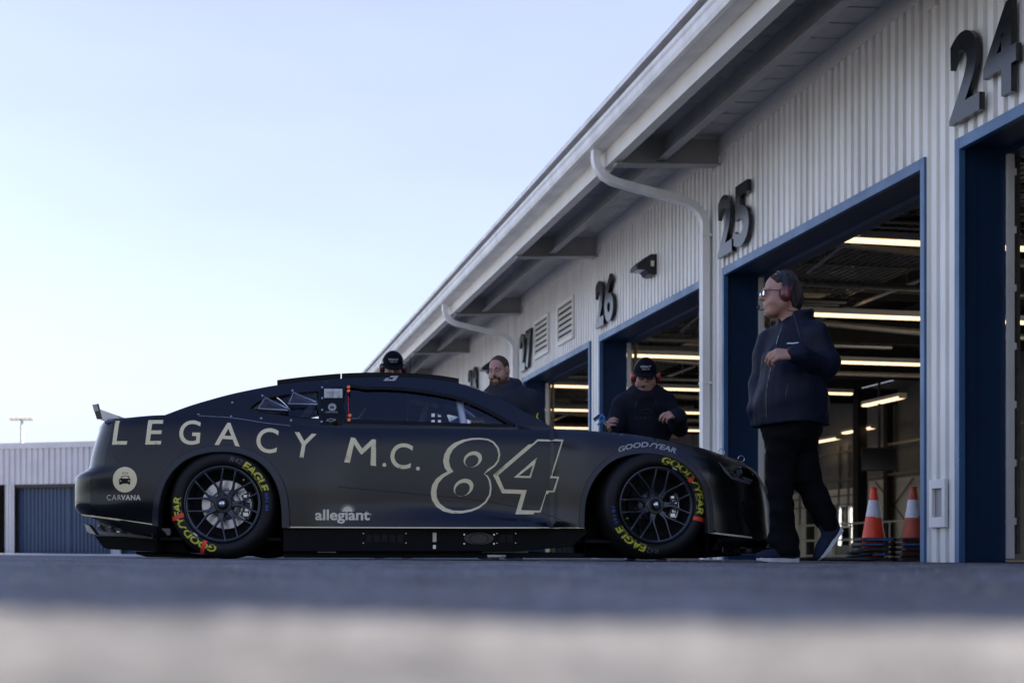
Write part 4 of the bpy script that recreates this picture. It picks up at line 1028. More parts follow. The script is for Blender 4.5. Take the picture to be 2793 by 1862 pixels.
surf('brake_duct_opening', [SP([(2032, 1362), (2056, 1388), (2072, 1420), (2076, 1450), (2054, 1446), (2050, 1412), (2042, 1385)])], lambda s, z: S(s, z, .003), BLKV, CAR, grid=.03)
gr = [(s, z) for s, z in SP([(2090, 1392), (2094, 1400), (2098, 1440), (2094, 1448), (2088, 1420)])]
for (px, py) in ((1966, 1232), (2020, 1251)):
    x, z = PP(px, py, -.6); m = MB(); m.tube([(x + .021 * cos(q), -.6, z + .021 * sin(q)) for q in np.linspace(-2.4, 3.4, 22)] , .0032, 6); m.tube([(x, -.6, z - .02), (x - .005, -.6, z - .05)], .006, 6); m.build('bonnet_pin', NUTM, CAR, smooth='all')
# door and panel seams
def seam(P, w=.9, fm=None, m=BLKV):
    P = curve(P, 4); lo = [(a + (w if abs(P[-1][0] - P[0][0]) < abs(P[-1][1] - P[0][1]) else 0), b + (0 if abs(P[-1][0] - P[0][0]) < abs(P[-1][1] - P[0][1]) else w)) for a, b in P]
    surf('panel_seam', [SP(P) + SP(lo)[::-1]], lambda s, z: S(s, z, .0008), m, CAR, grid=9, bd=.03)
seam([(918, 1325.5), (1100, 1343), (1300, 1362.5), (1405, 1380.5), (1470, 1395.5), (1572, 1432.5)], 1.4)
seam([(865, 1205), (862, 1320), (858, 1435)], .7, m=LIPM); seam([(540, 1133), (631, 1138.5), (716, 1151.5), (790, 1160)], .9, m=GREYST)
seam([(306, 1240), (318, 1252), (330, 1266)], .8)

# ---- lettering and emblems on the car side (all on the body skin)
def onbody(name, polys, m, of=.0016, grid=.024, bd=.02): return surf(name, [SP(p) for p in polys], lambda s, z: S(s, z, of), m, CAR, grid=grid, bd=bd)
def onglass(name, polys, m, of=.004, bd=.025): return surf(name, [[gpt2(*q) for q in p] for p in polys], lambda x, z: G(x, z, of), m, CAR, grid=9, bd=bd)
def quad(polys, TL, TR, BR, BL):
    lo, hi = bbox2(polys); out = []
    for p in polys:
        o = []
        for x, y in p:
            u = (x - lo[0]) / (hi[0] - lo[0]); v = (y - lo[1]) / (hi[1] - lo[1])
            o.append(tuple((BL[k] * (1 - u) + BR[k] * u) * (1 - v) + (TL[k] * (1 - u) + TR[k] * u) * v for k in (0, 1)))
        out.append(o)
    return out
cA = lambda x, y: (180 + x / 2.703, 980 + y / 2.703)
cB = lambda x, y: (700 + x / 2.703, 980 + y / 2.703)
cC = lambda x, y: (1300 + x / 2.7036, 980 + y / 2.7036)
def ell(cx, cy, a, b, rot=0, n=36, f=None):
    c_, s_ = cos(rot), sin(rot); P = [(cx + a * cos(q) * c_ - b * sin(q) * s_, cy + a * cos(q) * s_ + b * sin(q) * c_) for q in np.linspace(0, 2 * pi, n, endpoint=False)]
    return [f(*p) for p in P] if f else P
LET = [('L', cA, (362, 452), (471, 451), (443, 627), (335, 628)), ('E', cA, (602, 447), (714, 446), (694, 626), (579, 627)), ('G', cA, (838, 447), (991, 449), (979, 629), (822, 626)),
       ('A', cA, (1104, 462), (1290, 470), (1276, 643), (1090, 628)), ('C', cA, (1408, 498), (1566, 512), (1545, 695), (1390, 680)), ('Y', cA, (1680, 533), (1842, 549), (1812, 732), (1652, 714)),
       ('M', cB, (690, 574), (874, 590), (876, 785), (641, 757)), ('C', cB, (992, 608), (1151, 624), (1128, 812), (972, 796))]
for ch, f, a, b, c, d in LET: onbody('lettering', quad(glyphs(ch, 1, .008), f(*a), f(*b), f(*c), f(*d)), GOLD)
onbody('lettering', [ell(937, 776, 14.5, 14.5, f=cB)], GOLD); onbody('lettering', [ell(1185, 803, 14.5, 14.5, f=cB)], GOLD)
# race number 84
E8o = [(1640, 577), (1700, 584), (1745, 606), (1780, 650), (1791, 700), (1783, 745), (1755, 785), (1710, 818), (1675, 842), (1702, 858), (1720, 890), (1729, 945), (1722, 1000), (1690, 1055), (1640, 1095), (1580, 1120), (1510, 1133), (1440, 1134), (1375, 1118), (1322, 1085), (1290, 1035), (1281, 980), (1290, 925), (1320, 878), (1362, 846), (1402, 826), (1380, 795), (1370, 750), (1378, 700), (1405, 652), (1450, 615), (1515, 590), (1580, 579)]
E8i = [(1638, 589), (1695, 595), (1735, 614), (1767, 655), (1778, 700), (1771, 742), (1744, 778), (1700, 808), (1672, 842), (1692, 862), (1708, 892), (1717, 945), (1710, 996), (1680, 1046), (1635, 1080), (1580, 1103), (1512, 1114), (1448, 1112), (1395, 1095), (1350, 1062), (1325, 1018), (1322, 965), (1336, 912), (1372, 870), (1410, 845), (1447, 826), (1424, 792), (1413, 750), (1420, 705), (1443, 662), (1480, 630), (1530, 605), (1585, 592)]
sh = lambda P, f: [f(*p) for p in P]
def smo(P): return [tuple(p) for p in _spline(P + [P[0]], 4)][:-1]
onbody('race_number', [sh(E8o, cB), sh(E8i, cB)], GOLD)
onbody('race_number', [ell(1589, 735, 70, 56, -.45, f=cB), ell(1582, 748, 52, 42, -.55, f=cB)], GOLD); onbody('race_number', [ell(1522, 942, 76, 60, -.5, f=cB), ell(1514, 957, 58, 46, -.6, f=cB)], GOLD)
onbody('race_number', [sh([(443, 588), (635, 590), (552, 862), (605, 863), (572, 978), (527, 978), (523, 992), (509, 992), (470, 1126), (422, 1128), (418, 1140), (283, 1140), (326, 990), (185, 985), (117, 850), (375, 628), (406, 622)], cC),
    sh([(446, 602), (620, 603), (536, 875), (589, 876), (561, 965), (512, 966), (464, 1113), (325, 1110), (366, 962), (200, 956), (155, 853), (410, 634)], cC)], GOLD)
onbody('race_number', [sh([(440, 722), (395, 873), (270, 870)], cC), sh([(411, 779), (386, 859), (305, 857)], cC)], GOLD)
# sponsor marks
def carlogo(fcirc, cx, cy, R, ry, m, on, dk):
    k = R / 89; T = lambda P: [fcirc(cx + (x - 431) * k, cy + (y - 885) * k * ry) for x, y in P]
    on('sponsor_logo', [T(ell(431, 885, 89, 94))], m)
    o2 = {'of': .0026} if on is onbody else {'of': .0052}
    on('sponsor_logo', [T(ell(433, 837, 23, 7)), T(ell(433, 837, 19, 4.5))], dk, **o2)
    on('sponsor_logo', [T([(408, 857), (458, 857), (468, 878), (473, 882), (470, 900), (470, 922), (458, 922), (456, 914), (410, 914), (408, 922), (389, 922), (389, 900), (387, 882), (398, 878)]), T([(413, 861), (453, 861), (460, 876), (405, 876)]), T([(393, 888), (408, 894), (406, 899), (394, 897)]), T([(467, 888), (452, 894), (454, 899), (466, 897)])], dk, **o2)
carlogo(cA, 431, 885, 89, 1, GOLD, onbody, BLKV)
onbody('sponsor_lettering', fit(glyphs('CAR', 1, -.012, space=1.15), *cA(299, 1036), *cA(404, 997)), GOLDL); onbody('sponsor_lettering', fit(glyphs('VANA', 1, .024, space=1.1), *cA(404, 1036), *cA(548, 997)), GOLDL)
onbody('sponsor_lettering', fit(glyphs('allegiant', 1, .026), *cB(430, 1208), *cB(832, 1104)), GOLDL)
P = []
for i in range(13):
    a = pi * (i + .5) / 13; r = 66 if i not in (0, 12) else 60; w_ = .075
    P.append([cB(668 + 34 * cos(a - w_), 1121 - 34 * sin(a - w_)), cB(668 + r * cos(a), 1121 - r * sin(a) * .98), cB(668 + 34 * cos(a + w_), 1121 - 34 * sin(a + w_))])
for p in P: onbody('sponsor_logo', [p], GOLDL)
onbody('sponsor_logo', [[cB(668 + 37 * cos(a), 1121 - 37 * sin(a)) for a in np.linspace(0, pi, 20)]], GOLDL); onbody('sponsor_logo', [ell(839, 1142, 4.5, 4.5, f=cB)], GOLDL)
FOOT = [(0, .30), (.10, .16), (.22, .10), (.34, .22), (.46, .42), (.62, .62), (.80, .80), (1.0, .92), (.86, .98), (.98, 1.06), (.78, 1.05), (.86, 1.15), (.64, 1.06), (.5, .92), (.40, .72), (.30, .50), (.20, .38), (.10, .36)]
def tyreword(x0=0):
    """GOODYEAR with the winged foot between D and Y, in text units"""
    a = glyphs('GOOD', 1, .034, .15); lo, hi = bbox2(a); wD = hi[0]; out = list(a)
    out.append([(wD + .03 + x * .62, -.02 + y * .66) for x, y in FOOT]); b = glyphs('YEAR', 1, .034, .15); lb, hb = bbox2(b)
    out += [[(x - lb[0] + wD + .56, y) for x, y in p] for p in b]; return out
def arcmap(polys, base, h, u0=0, u1=1):
    lo, hi = bbox2(polys); B = np.array(curve(base, 10)); L = np.concatenate([[0], np.cumsum(np.hypot(*np.diff(B, axis=0).T))]); L /= L[-1]
    out = []
    for p in polys:
        o = []
        for x, y in resample(p, .06):
            u = u0 + (u1 - u0) * (x - lo[0]) / (hi[0] - lo[0]); v = y / .69
            cx = np.interp(u, L, B[:, 0]); cy = np.interp(u, L, B[:, 1]); dx = np.interp(min(u + .02, 1), L, B[:, 0]) - np.interp(max(u - .02, 0), L, B[:, 0]); dy = np.interp(min(u + .02, 1), L, B[:, 1]) - np.interp(max(u - .02, 0), L, B[:, 1])
            n = hypot(dx, dy); o.append((cx + dy / n * h * v, cy - dx / n * h * v))
        out.append(o)
    return out
GREYV = mat('grey_vinyl', (.30, .295, .27), .45)
for p in arcmap(tyreword(), [cC(*q) for q in ((1046, 684), (1110, 662), (1180, 649), (1250, 645), (1330, 656), (1400, 672), (1462, 692))], 13): pass
W = arcmap(tyreword(), [cC(*q) for q in ((1046, 684), (1110, 662), (1180, 649), (1250, 645), (1330, 656), (1400, 672), (1462, 692))], 13)
onbody('sponsor_lettering', W, GREYV, of=.002)
# window pillar stickers
z3 = lambda x, y: (660 + x / 5.88, 1020 + y / 5.88)
STK = mat('pale_sticker', (.44, .45, .41), .45, var=.05)
onglass('sticker', [[z3(1302, 238), z3(1594, 240), z3(1594, 385), z3(1303, 385)]], STK)
onglass('sticker_lettering', fit(glyphs('LEGACY', 1, 0, space=1.5), *z3(1345, 309), *z3(1552, 287)), BLKV, of=.0055); onglass('sticker_lettering', fit(glyphs('MOTOR CLUB', 1, 0, space=1.3), *z3(1380, 336), *z3(1515, 324)), BLKV, of=.0055)
onglass('sticker_lettering', [[z3(1443, 240), z3(1447, 240), z3(1447, 385), z3(1443, 385)]], BLKV, of=.0055)
carlogo(z3, 1432, 533, 66, .88, GREYV, onglass, BLKV)
onglass('sponsor_lettering', fit(glyphs('CARVANA', 1, .006, space=1.1), *z3(1324, 626), *z3(1524, 597)), GREYV)
bt = lambda x0, x1, y0, y1, sl, a: [(x0 + sl, y0 + a), (x0 + (x1 - x0) * .36, y0 + a), (x0 + (x1 - x0) * .38, y0), (x0 + (x1 - x0) * .66, y0), (x0 + (x1 - x0) * .65, y0 + a), (x1, y0 + a), (x1 - sl, y1 - a), (x0 + (x1 - x0) * .62, y1 - a), (x0 + (x1 - x0) * .61, y1), (x0 + (x1 - x0) * .33, y1), (x0 + (x1 - x0) * .34, y1 - a), (x0, y1 - a)]
onglass('sponsor_logo', [[z3(*p) for p in bt(1338, 1492, 715, 767, 20, 11)], [z3(*p) for p in bt(1352, 1478, 723, 759, 16, 11)]], GREYV)
z4 = lambda x, y: (1000 + x / 4.2, 1020 + y / 4.2)
for P in ([(205, 50), (248, 44), (224, 82), (178, 82)], [(262, 24), (352, 22), (322, 70), (306, 82), (228, 82), (241, 62), (283, 62), (296, 42), (251, 42)]):
    onglass('roof_emblem', [[z4(*p) for p in P]], GREYV)


# ---- wheels
def ax(r): return np.interp(r, [.246, .252, .262, .285, .31, .33, .342, .349], [.010, .0, -.008, -.014, -.011, .001, .018, .04])
TYP = [(.244, .02), (.246, .010), (.252, .0), (.262, -.008), (.273, -.0125), (.285, -.014), (.298, -.0135), (.31, -.011), (.321, -.006), (.33, .001), (.337, .009), (.342, .018), (.346, .028), (.349, .04)]
TRP = [(.349, .0402), (.3508, .06), (.3515, .09), (.3515, .29), (.3495, .33), (.340, .352), (.31, .366), (.27, .366), (.246, .35)]
MY = Matrix(((1, 0, 0, 0), (0, 0, 1, 0), (0, 1, 0, 0), (0, 0, 0, 1)))
def sect(mb, pts, ws, ds, depth):
    """box-section bar along (r,theta) points: ws widths, ds (front a, thickness)"""
    P = [Vector((r * cos(t), r * sin(t))) for r, t in pts]; n = len(P); k = len(mb.v)
    for i in range(n):
        d = (P[min(i + 1, n - 1)] - P[max(i - 1, 0)]).normalized(); q = Vector((-d.y, d.x)) * ws[i] / 2; a = ds[i]
        for (u, aa) in ((-1, a + depth), (-1, a + .006), (-.6, a), (.6, a), (1, a + .006), (1, a + depth)):
            p = P[i] + q * u; mb.v.append((p.x, aa, p.y))
    for i in range(n - 1):
        for j in range(6): mb.f.append((k + i * 6 + j, k + i * 6 + (j + 1) % 6, k + (i + 1) * 6 + (j + 1) % 6, k + (i + 1) * 6 + j))
    mb.f.append(tuple(k + j for j in range(6))); mb.f.append(tuple(k + (n - 1) * 6 + j for j in range(6))[::-1])
def polar(polys, a0, r0, h, L, of=.0012):
    lo, hi = bbox2(polys); sc = h / .69; wid = (hi[0] - lo[0]); kx = L / wid
    return [[((x - lo[0]) * kx, r0 + y * sc) for x, y in p] for p in polys], lambda u, r: (lambda th: (r * cos(th), ax(r) - of, r * sin(th)))(radians(a0) - u / .293)
def wheel(px, py, steer, marks, spoke0, far=False, dark=False):
    x, z = PP(px, py, -.97)
    W = bpy.data.objects.new('wheel', None); COL.objects.link(W); W.parent = CAR; W.location = (x, -.97, z); W.empty_display_size = .1
    W.rotation_euler = (0, 0, radians(steer))
    if far: W.location = (x, .97, z); W.rotation_euler = (0, 0, pi + radians(steer))
    m = MB(); m.lathe(TYP, 96, MY); m.build('tyre', RUBB, W, smooth='all')
    m = MB(); m.lathe(TRP, 96, MY); m.build('tyre_tread', TREAD, W, smooth='all')
    m = MB(); m.lathe([(.2475, .03), (.2480, -.001), (.2455, -.007), (.2405, -.008), (.2375, -.005), (.2365, .001), (.2335, .003), (.2300, .004), (.2285, .010), (.2265, .03), (.222, .09), (.215, .14), (.218, .33), (.246, .35)], 96, MY); m.build('rim', RIMM, W, smooth=True, ang=40)
    if far: return W
    m = MB()
    for k in range(7):
        b = radians(spoke0 + k * 360 / 7)
        for f in (1, -1):
            da = radians(15.7) * f
            sect(m, [(.048, b + f * .16), (.075, b + f * .10), (.100, b + f * .075), (.118, b + f * .095), (.150, b + da * .62), (.190, b + da * .86), (.238, b + da)], [.030, .026, .020, .0155, .0125, .0115, .016], [.026, .024, .020, .016, .010, .004, .000], .034)
    m.build('spokes', RIMM, W, bevel=.0015, bseg=1)
    m = MB(); m.lathe([(.0, .024), (.045, .024), (.047, .018), (.052, .018), (.058, .024), (.066, .032), (.070, .06), (0, .06)], 48, MY); m.build('hub', RIMM, W, smooth=True)
    m = MB()
    for k in range(24):
        t = 2 * pi * k / 24; m.add([tuple(Vector((r * cos(t + d), a, r * sin(t + d)))) for r in (.034, .044) for d in (-.05, .05) for a in (.008, .024)], [(0, 1, 3, 2), (4, 6, 7, 5), (0, 4, 5, 1), (2, 3, 7, 6), (0, 2, 6, 4)])
    m.lathe([(.0335, .022), (.0335, .010), (.0305, .006), (.030, .022)], 40, MY); m.build('nut_collar', BLACKP, W)
    m = MB(); m.lathe([(.0, -.026), (.010, -.0255), (.018, -.022), (.0245, -.014), (.028, -.002), (.0285, .022)], 40, MY); m.build('centre_nut', NUTM, W, smooth='all')
    DM = GREYST if dark else DISC
    m = MB(); m.lathe([(.10, .118), (.158, .118), (.160, .121), (.160, .148), (.10, .148)], 72, MY); m.build('brake_disc', DM if not dark else CARB, W, smooth=True)
    m = MB(); m.lathe([(.06, .085), (.085, .088), (.099, .10), (.101, .1175)], 48, MY)
    m.build('disc_bell', RIMM if dark else GALV, W, smooth=True)
    m = MB()
    for k in range(10):
        t = 2 * pi * k / 10 + .2; m.tube([(.108 * cos(t), .116, .108 * sin(t)), (.108 * cos(t), .1178, .108 * sin(t))], .0055, 8)
    m.build('disc_bolts', BLACKP, W)
    m = MB(); q = [(r * cos(t), r * sin(t)) for r, t in [(.118, a) for a in np.linspace(-.62, .52, 9)] + [(.186, a) for a in np.linspace(.50, -.60, 9)]]
    m.extr(q, lambda u, v: (u, .085, v), lambda u, v: (u, .113, v)); ca = m.build('brake_caliper', BLACKP, W, bevel=.005)
    m = MB()
    for t, r, s_ in ((-.42, .150, .020), (-.22, .148, .016), (.18, .150, .018), (.40, .145, .014)): m.box((r * cos(t) - s_, .078, r * sin(t) - s_ * .8), (r * cos(t) + s_ * .7, .0845, r * sin(t) + s_ * .6))
    m.tube([(.17 * cos(a), .077, .17 * sin(a)) for a in np.linspace(-.5, .4, 12)], .0045, 6); m.build('caliper_fittings', CALI, W, bevel=.003)
    m = MB(); m.box((-.19, .17, -.10), (.19, .19, .10)); m.lathe([(.0, .16), (.215, .16)], 40, MY); m.build('wheel_well_backing', INTD, W)
    m = MB(); t = radians(50 if not dark else 205); m.tube([(.205 * cos(t), .012, .205 * sin(t)), (.212 * cos(t), .035, .212 * sin(t))], .0045, 8); m.build('tyre_valve', YEL, W)
    for (txt, a0, span, kind) in marks:
        L = radians(span) * .293
        if kind == 'word':
            P, f = polar(tyreword() if txt == 'GY' else glyphs(txt, 1, .038, .12), a0, .2695, .044, L); surf('tyre_lettering', P, f, YEL, W, grid=9, bd=.012)
        elif kind in ('blue', 'chalk'):
            P, f = polar(glyphs(txt, 1, -.018, .1), a0, .279, .022 if kind == 'blue' else .034, L); surf('tyre_writing', P, f, BLUW if kind == 'blue' else CHALK, W, grid=9, bd=.012)
        else:
            t = radians(a0); V = []; F = []; r1, r2 = (.258, .3492) if kind == 'tape' else (.262, .300); n = 12
            for i in range(n + 1):
                r = r1 + (r2 - r1) * i / n
                for d in (-1, 1): w2 = .0135 * d + .008 * (r - r1) / .09; V.append((r * cos(t) - sin(t) * w2, ax(r) - .0022, r * sin(t) + cos(t) * w2))
            for i in range(n): F.append((2 * i, 2 * i + 1, 2 * i + 3, 2 * i + 2))
            mkobj('tyre_tape', V, F, REDT, W, smooth='all')
    for (t, r, w_) in ((radians(229 if not dark else 63), .262, .016),):
        V = [((r + a) * cos(t) - sin(t) * b, ax(r + a) - .0015, (r + a) * sin(t) + cos(t) * b) for a, b in ((-.005, -w_), (-.005, w_), (.005, w_), (.005, -w_))]; mkobj('tyre_barcode', V, [(0, 1, 2, 3)], STK, W)
    return W
wheel(605.9, 1373.8, 0, [('GY', -97, 92, 'word'), ('EAGLE', 62, 45, 'word'), ('R42', 80, 15, 'chalk'), ('RR1', 14, 11, 'blue'), ('84', -1, 7, 'blue'), (0, 196, 0, 'tape'), (0, -114, 0, 'tape')][0:5] + [('', 196, 0, 'tape'), ('', -114, 0, 'tape')], 2)
wheel(1789.4, 1376.3, 10, [('GY', 84, 96, 'word'), ('EAGLE', 256, 47, 'word'), ('R42', 272, 14, 'chalk'), ('1F1', 204, 10, 'blue'), ('81', 190, 7, 'blue'), ('', 36, 0, 'short'), ('', -18, 0, 'tape')], 2.5, dark=True)
wheel(605.9, 1373.8, 0, [], 0, far=True); wheel(1789.4, 1376.3, 10, [], 0, far=True)



# ------------------------------------------------------------------ people: smooth distance fields turned into one surface each
def V3(*a): return np.array(a, dtype=np.float64)
class Field:
    def __init__(s): s.p = []
    def cap(s, a, b, r0, r1=None, k=.03, sub=False): s.p.append(('c', V3(*a), V3(*b), r0, r0 if r1 is None else r1, k, sub)); return s
    def ell(s, c, r, R=None, k=.03, sub=False): s.p.append(('e', V3(*c), V3(*r), np.eye(3) if R is None else R, None, k, sub)); return s
    def mesh(s, h, fold=None, cut=None):
        lo = np.full(3, 9.); hi = np.full(3, -9.)
        for q in s.p:
            if q[6]: continue
            if q[0] == 'c': R = max(q[3], q[4]); lo = np.minimum(lo, np.minimum(q[1], q[2]) - R); hi = np.maximum(hi, np.maximum(q[1], q[2]) + R)
            else: R = np.abs(q[3]) @ q[2]; lo = np.minimum(lo, q[1] - R); hi = np.maximum(hi, q[1] + R)
        lo -= .03; hi += .03; n = np.ceil((hi - lo) / h).astype(int) + 1
        D = np.full(n, 1.0, np.float32); ax_ = [lo[i] + h * np.arange(n[i]) for i in range(3)]
        for q in s.p:
            if q[0] == 'c': R = max(q[3], q[4]); a = np.minimum(q[1], q[2]) - R; b = np.maximum(q[1], q[2]) + R
            else: R = np.abs(q[3]) @ q[2]; a = q[1] - R; b = q[1] + R
            m = q[5] + .03; i0 = np.clip(np.floor((a - m - lo) / h).astype(int), 0, n); i1 = np.clip(np.ceil((b + m - lo) / h).astype(int) + 1, 0, n)
            if (i1 <= i0).any(): continue
            sl = tuple(slice(i0[i], i1[i]) for i in range(3)); X, Y, Z = np.meshgrid(*[ax_[i][sl[i]].astype(np.float32) for i in range(3)], indexing='ij', sparse=True)
            if q[0] == 'c':
                a, b = q[1], q[2]; ba = b - a; L = max(ba @ ba, 1e-9); px, py, pz = X - a[0], Y - a[1], Z - a[2]
                t = np.clip((px * ba[0] + py * ba[1] + pz * ba[2]) / L, 0, 1); d = np.sqrt((px - ba[0] * t) ** 2 + (py - ba[1] * t) ** 2 + (pz - ba[2] * t) ** 2) - (q[3] + (q[4] - q[3]) * t)
            else:
                c, r, R = q[1], q[2], q[3]; px, py, pz = X - c[0], Y - c[1], Z - c[2]
                u = [(R[0, i] * px + R[1, i] * py + R[2, i] * pz) for i in range(3)]
                k0 = np.sqrt(sum((u[i] / r[i]) ** 2 for i in range(3))); k1 = np.sqrt(sum((u[i] / r[i] ** 2) ** 2 for i in range(3))) + 1e-6; d = k0 * (k0 - 1) / k1
            o = D[sl]; k = q[5]
            if q[6]: d = -d; hh = np.maximum(k - np.abs(o - d), 0) / k; D[sl] = np.maximum(o, d) + hh * hh * k * .25
            else: hh = np.maximum(k - np.abs(o - d), 0) / k; D[sl] = np.minimum(o, d) - hh * hh * k * .25
        if fold or cut:
            X, Y, Z = np.meshgrid(*ax_, indexing='ij', sparse=True)
            if fold: D = D + fold(X, Y, Z)
            if cut: D = np.maximum(D, cut(X, Y, Z))
        return nets(D, lo, h)
def nets(D, lo, h):
    """naive surface nets"""
    ins = D < 0; c = np.stack([ins[i:ins.shape[0] - 1 + i, j:ins.shape[1] - 1 + j, k:ins.shape[2] - 1 + k] for i in (0, 1) for j in (0, 1) for k in (0, 1)]); sm_ = c.sum(0)
    act = (sm_ > 0) & (sm_ < 8); idx = np.argwhere(act); ID = -np.ones(act.shape, int); ID[act] = np.arange(len(idx))
    P = np.zeros((len(idx), 3)); W = np.zeros(len(idx)); co = [(i, j, k) for i in (0, 1) for j in (0, 1) for k in (0, 1)]
    val = {q: D[idx[:, 0] + q[0], idx[:, 1] + q[1], idx[:, 2] + q[2]] for q in co}
    for a in co:
        for axis in range(3):
            if a[axis]: continue
            b = tuple(1 if i == axis else a[i] for i in range(3)); va, vb = val[a], val[b]; x = (va < 0) != (vb < 0); t = np.where(x, va / np.where(x, va - vb, 1), 0)
            p = np.array(a, float)[None] + np.eye(3)[axis][None] * t[:, None]; P[x] += p[x]; W[x] += 1
    V = lo + h * (idx + P / W[:, None]); F = []
    for axis in range(3):
        u, v = [(1, 2), (2, 0), (0, 1)][axis]; sl0 = [slice(None)] * 3; sl1 = [slice(None)] * 3; sl0[axis] = slice(0, -1); sl1[axis] = slice(1, None)
        A, B = ins[tuple(sl0)], ins[tuple(sl1)]; e = np.argwhere(A != B); e = e[(e[:, u] > 0) & (e[:, v] > 0) & (e[:, u] < ins.shape[u] - 1) & (e[:, v] < ins.shape[v] - 1)]
        du = np.eye(3, dtype=int)[u]; dv = np.eye(3, dtype=int)[v]; g_ = lambda q: ID[q[:, 0], q[:, 1], q[:, 2]]
        qd = np.stack([g_(e - du - dv), g_(e - dv), g_(e), g_(e - du)], 1); fl = A[e[:, 0], e[:, 1], e[:, 2]]; qd[~fl] = qd[~fl][:, ::-1]; F.append(qd)
    F = np.concatenate(F); F = F[(F >= 0).all(1)]; return V, F
def npobj(name, V, F, m, parent, smooth=True):
    me = bpy.data.meshes.new(name); me.vertices.add(len(V)); me.vertices.foreach_set('co', np.asarray(V, np.float32).ravel())
    me.loops.add(F.size); me.loops.foreach_set('vertex_index', F.ravel().astype(np.int32)); me.polygons.add(len(F)); me.polygons.foreach_set('loop_start', np.arange(0, F.size, 4, dtype=np.int32))
    me.update(calc_edges=True); me.validate(); me.materials.append(m); me.polygons.foreach_set('use_smooth', [True] * len(me.polygons))
    o = bpy.data.objects.new(name, me); COL.objects.link(o); o.parent = parent; return o
_PW = [(RNG.normal(size=3), RNG.uniform(0, 6.3)) for _ in range(16)]
def folds(amp, f=16, vert=.55):
    def fn(X, Y, Z):
        d = 0; w1 = .035 * np.sin(9 * Z + 5 * X + 2) ; w2 = .03 * np.sin(8 * X - 7 * Z + 11 * Y)
        for (k, ph) in _PW[:9]:
            k = k / np.linalg.norm(k) * f * (1 + .8 * abs(np.sin(ph))); d = d + np.sin(k[0] * (X + w1) + k[1] * (Y + w2) + k[2] * vert * (Z + w2) + ph)
        d = d / 3.2; return (amp * (d - .35 * np.abs(d))).astype(np.float32)
    return fn
def frame(yaw, pitch=0, roll=0):
    """columns: right, forward, up.  yaw 0 looks at the camera (-Y), positive turns to picture left"""
    f = V3(-sin(yaw), -cos(yaw), 0); r = V3(-cos(yaw), sin(yaw), 0); u = V3(0, 0, 1)
    f2 = f * cos(pitch) - u * sin(pitch); u2 = u * cos(pitch) + f * sin(pitch)
    r3 = r * cos(roll) + u2 * sin(roll); u3 = u2 * cos(roll) - r * sin(roll); return np.stack([r3, f2, u3], 1)
def head_field(F0, c, B, nb, jaw=1.0, neck=.056, sc=1.0):
    L = lambda r, f, u: c + B @ V3(r, f, u) * sc
    class F:
        ell = staticmethod(lambda c_, r_, R_, k_, sub=False: F0.ell(c_, tuple(q * sc for q in r_), R_, k_, sub)); cap = staticmethod(lambda a_, b_, r0, r1, k_, sub=False: F0.cap(a_, b_, r0 * sc, r1 * sc, k_, sub))
    F.ell(L(0, -.012, .030), (.077, .098, .092), B, .02); F.ell(L(0, .030, -.045), (.062 * jaw, .066, .076), B, .03); F.ell(L(0, .062, -.100), (.030 * jaw, .026, .022), B, .03)
    for q in (-1, 1):
        F.ell(L(q * .046 * jaw, .048, -.040), (.028, .034, .036), B, .025); F.ell(L(q * .081, -.008, -.004), (.010, .021, .034), B, .008); F.cap(L(q * .012, .088, .026), L(q * .044, .074, .026), .011, .009, .014)
        F.cap(L(q * .052 * jaw, .0, -.06), L(q * .028, .055, -.10), .026, .02, .03)
    F.cap(L(0, .092, .012), L(0, .112, -.020), .0085, .0125, .010); F.ell(L(0, .100, -.026), (.019, .012, .009), B, .008)
    for q in (-1, 1): F.ell(L(q * .030, .098, .006), (.017, .016, .011), B, .010, True)
    F.cap(L(-.021, .084, -.060), L(.021, .084, -.060), .0085, .0085, .010); F.cap(L(-.018, .083, -.070), L(.018, .083, -.070), .009, .009, .008); F.cap(L(-.020, .098, -.065), L(.020, .098, -.065), .0035, .0035, .004, True)
    F.cap(L(0, -.03, -.06), nb, neck, neck * 1.12, .035)
def hand_field(F, w, d, n, side, curl, sc=1.0, spread=.2):
    """w wrist, d towards the knuckles, n out of the palm, side +1 when the thumb is on +d x n"""
    d = d / np.linalg.norm(d); n = n - d * (n @ d); n = n / np.linalg.norm(n); a = np.cross(d, n) * side
    kn = []
    for i in range(4):
        off = (1.5 - i) * .0205; b = w + (d * (.088 - .006 * abs(i - 1.2)) + a * off) * sc; kn.append(b); F.cap(w + (d * .01 + a * off * .6) * sc, b, .0165 * sc, .0135 * sc, .012)
    for i, L in enumerate((.044, .049, .046, .036)):
        p = kn[i]; th = curl[i] if isinstance(curl, (list, tuple)) else curl; ang = 0; dd = d + a * spread * (1.5 - i) * .12
        for j, (fr, r0, r1) in enumerate(((1, .0108, .0098), (.66, .0097, .0088), (.52, .0088, .0074))):
            ang += th * (1.0, 1.15, .8)[j]; v = dd * cos(ang) + n * sin(ang); v = v / np.linalg.norm(v); q = p + v * L * fr * sc; F.cap(p, q, r0 * sc, r1 * sc, .003); p = q
    p = w + (d * .022 + a * .026 + n * .006) * sc
    for fr, di, r0, r1 in ((.040, d * .62 + a * .62 + n * .42, .0155, .0125), (.032, d * .80 + a * .1 + n * .58, .0118, .0105), (.026, d * .86 - a * .25 + n * .42, .0105, .0085)):
        v = di / np.linalg.norm(di); q = p + v * fr * sc; F.cap(p, q, r0 * sc, r1 * sc, .008); p = q
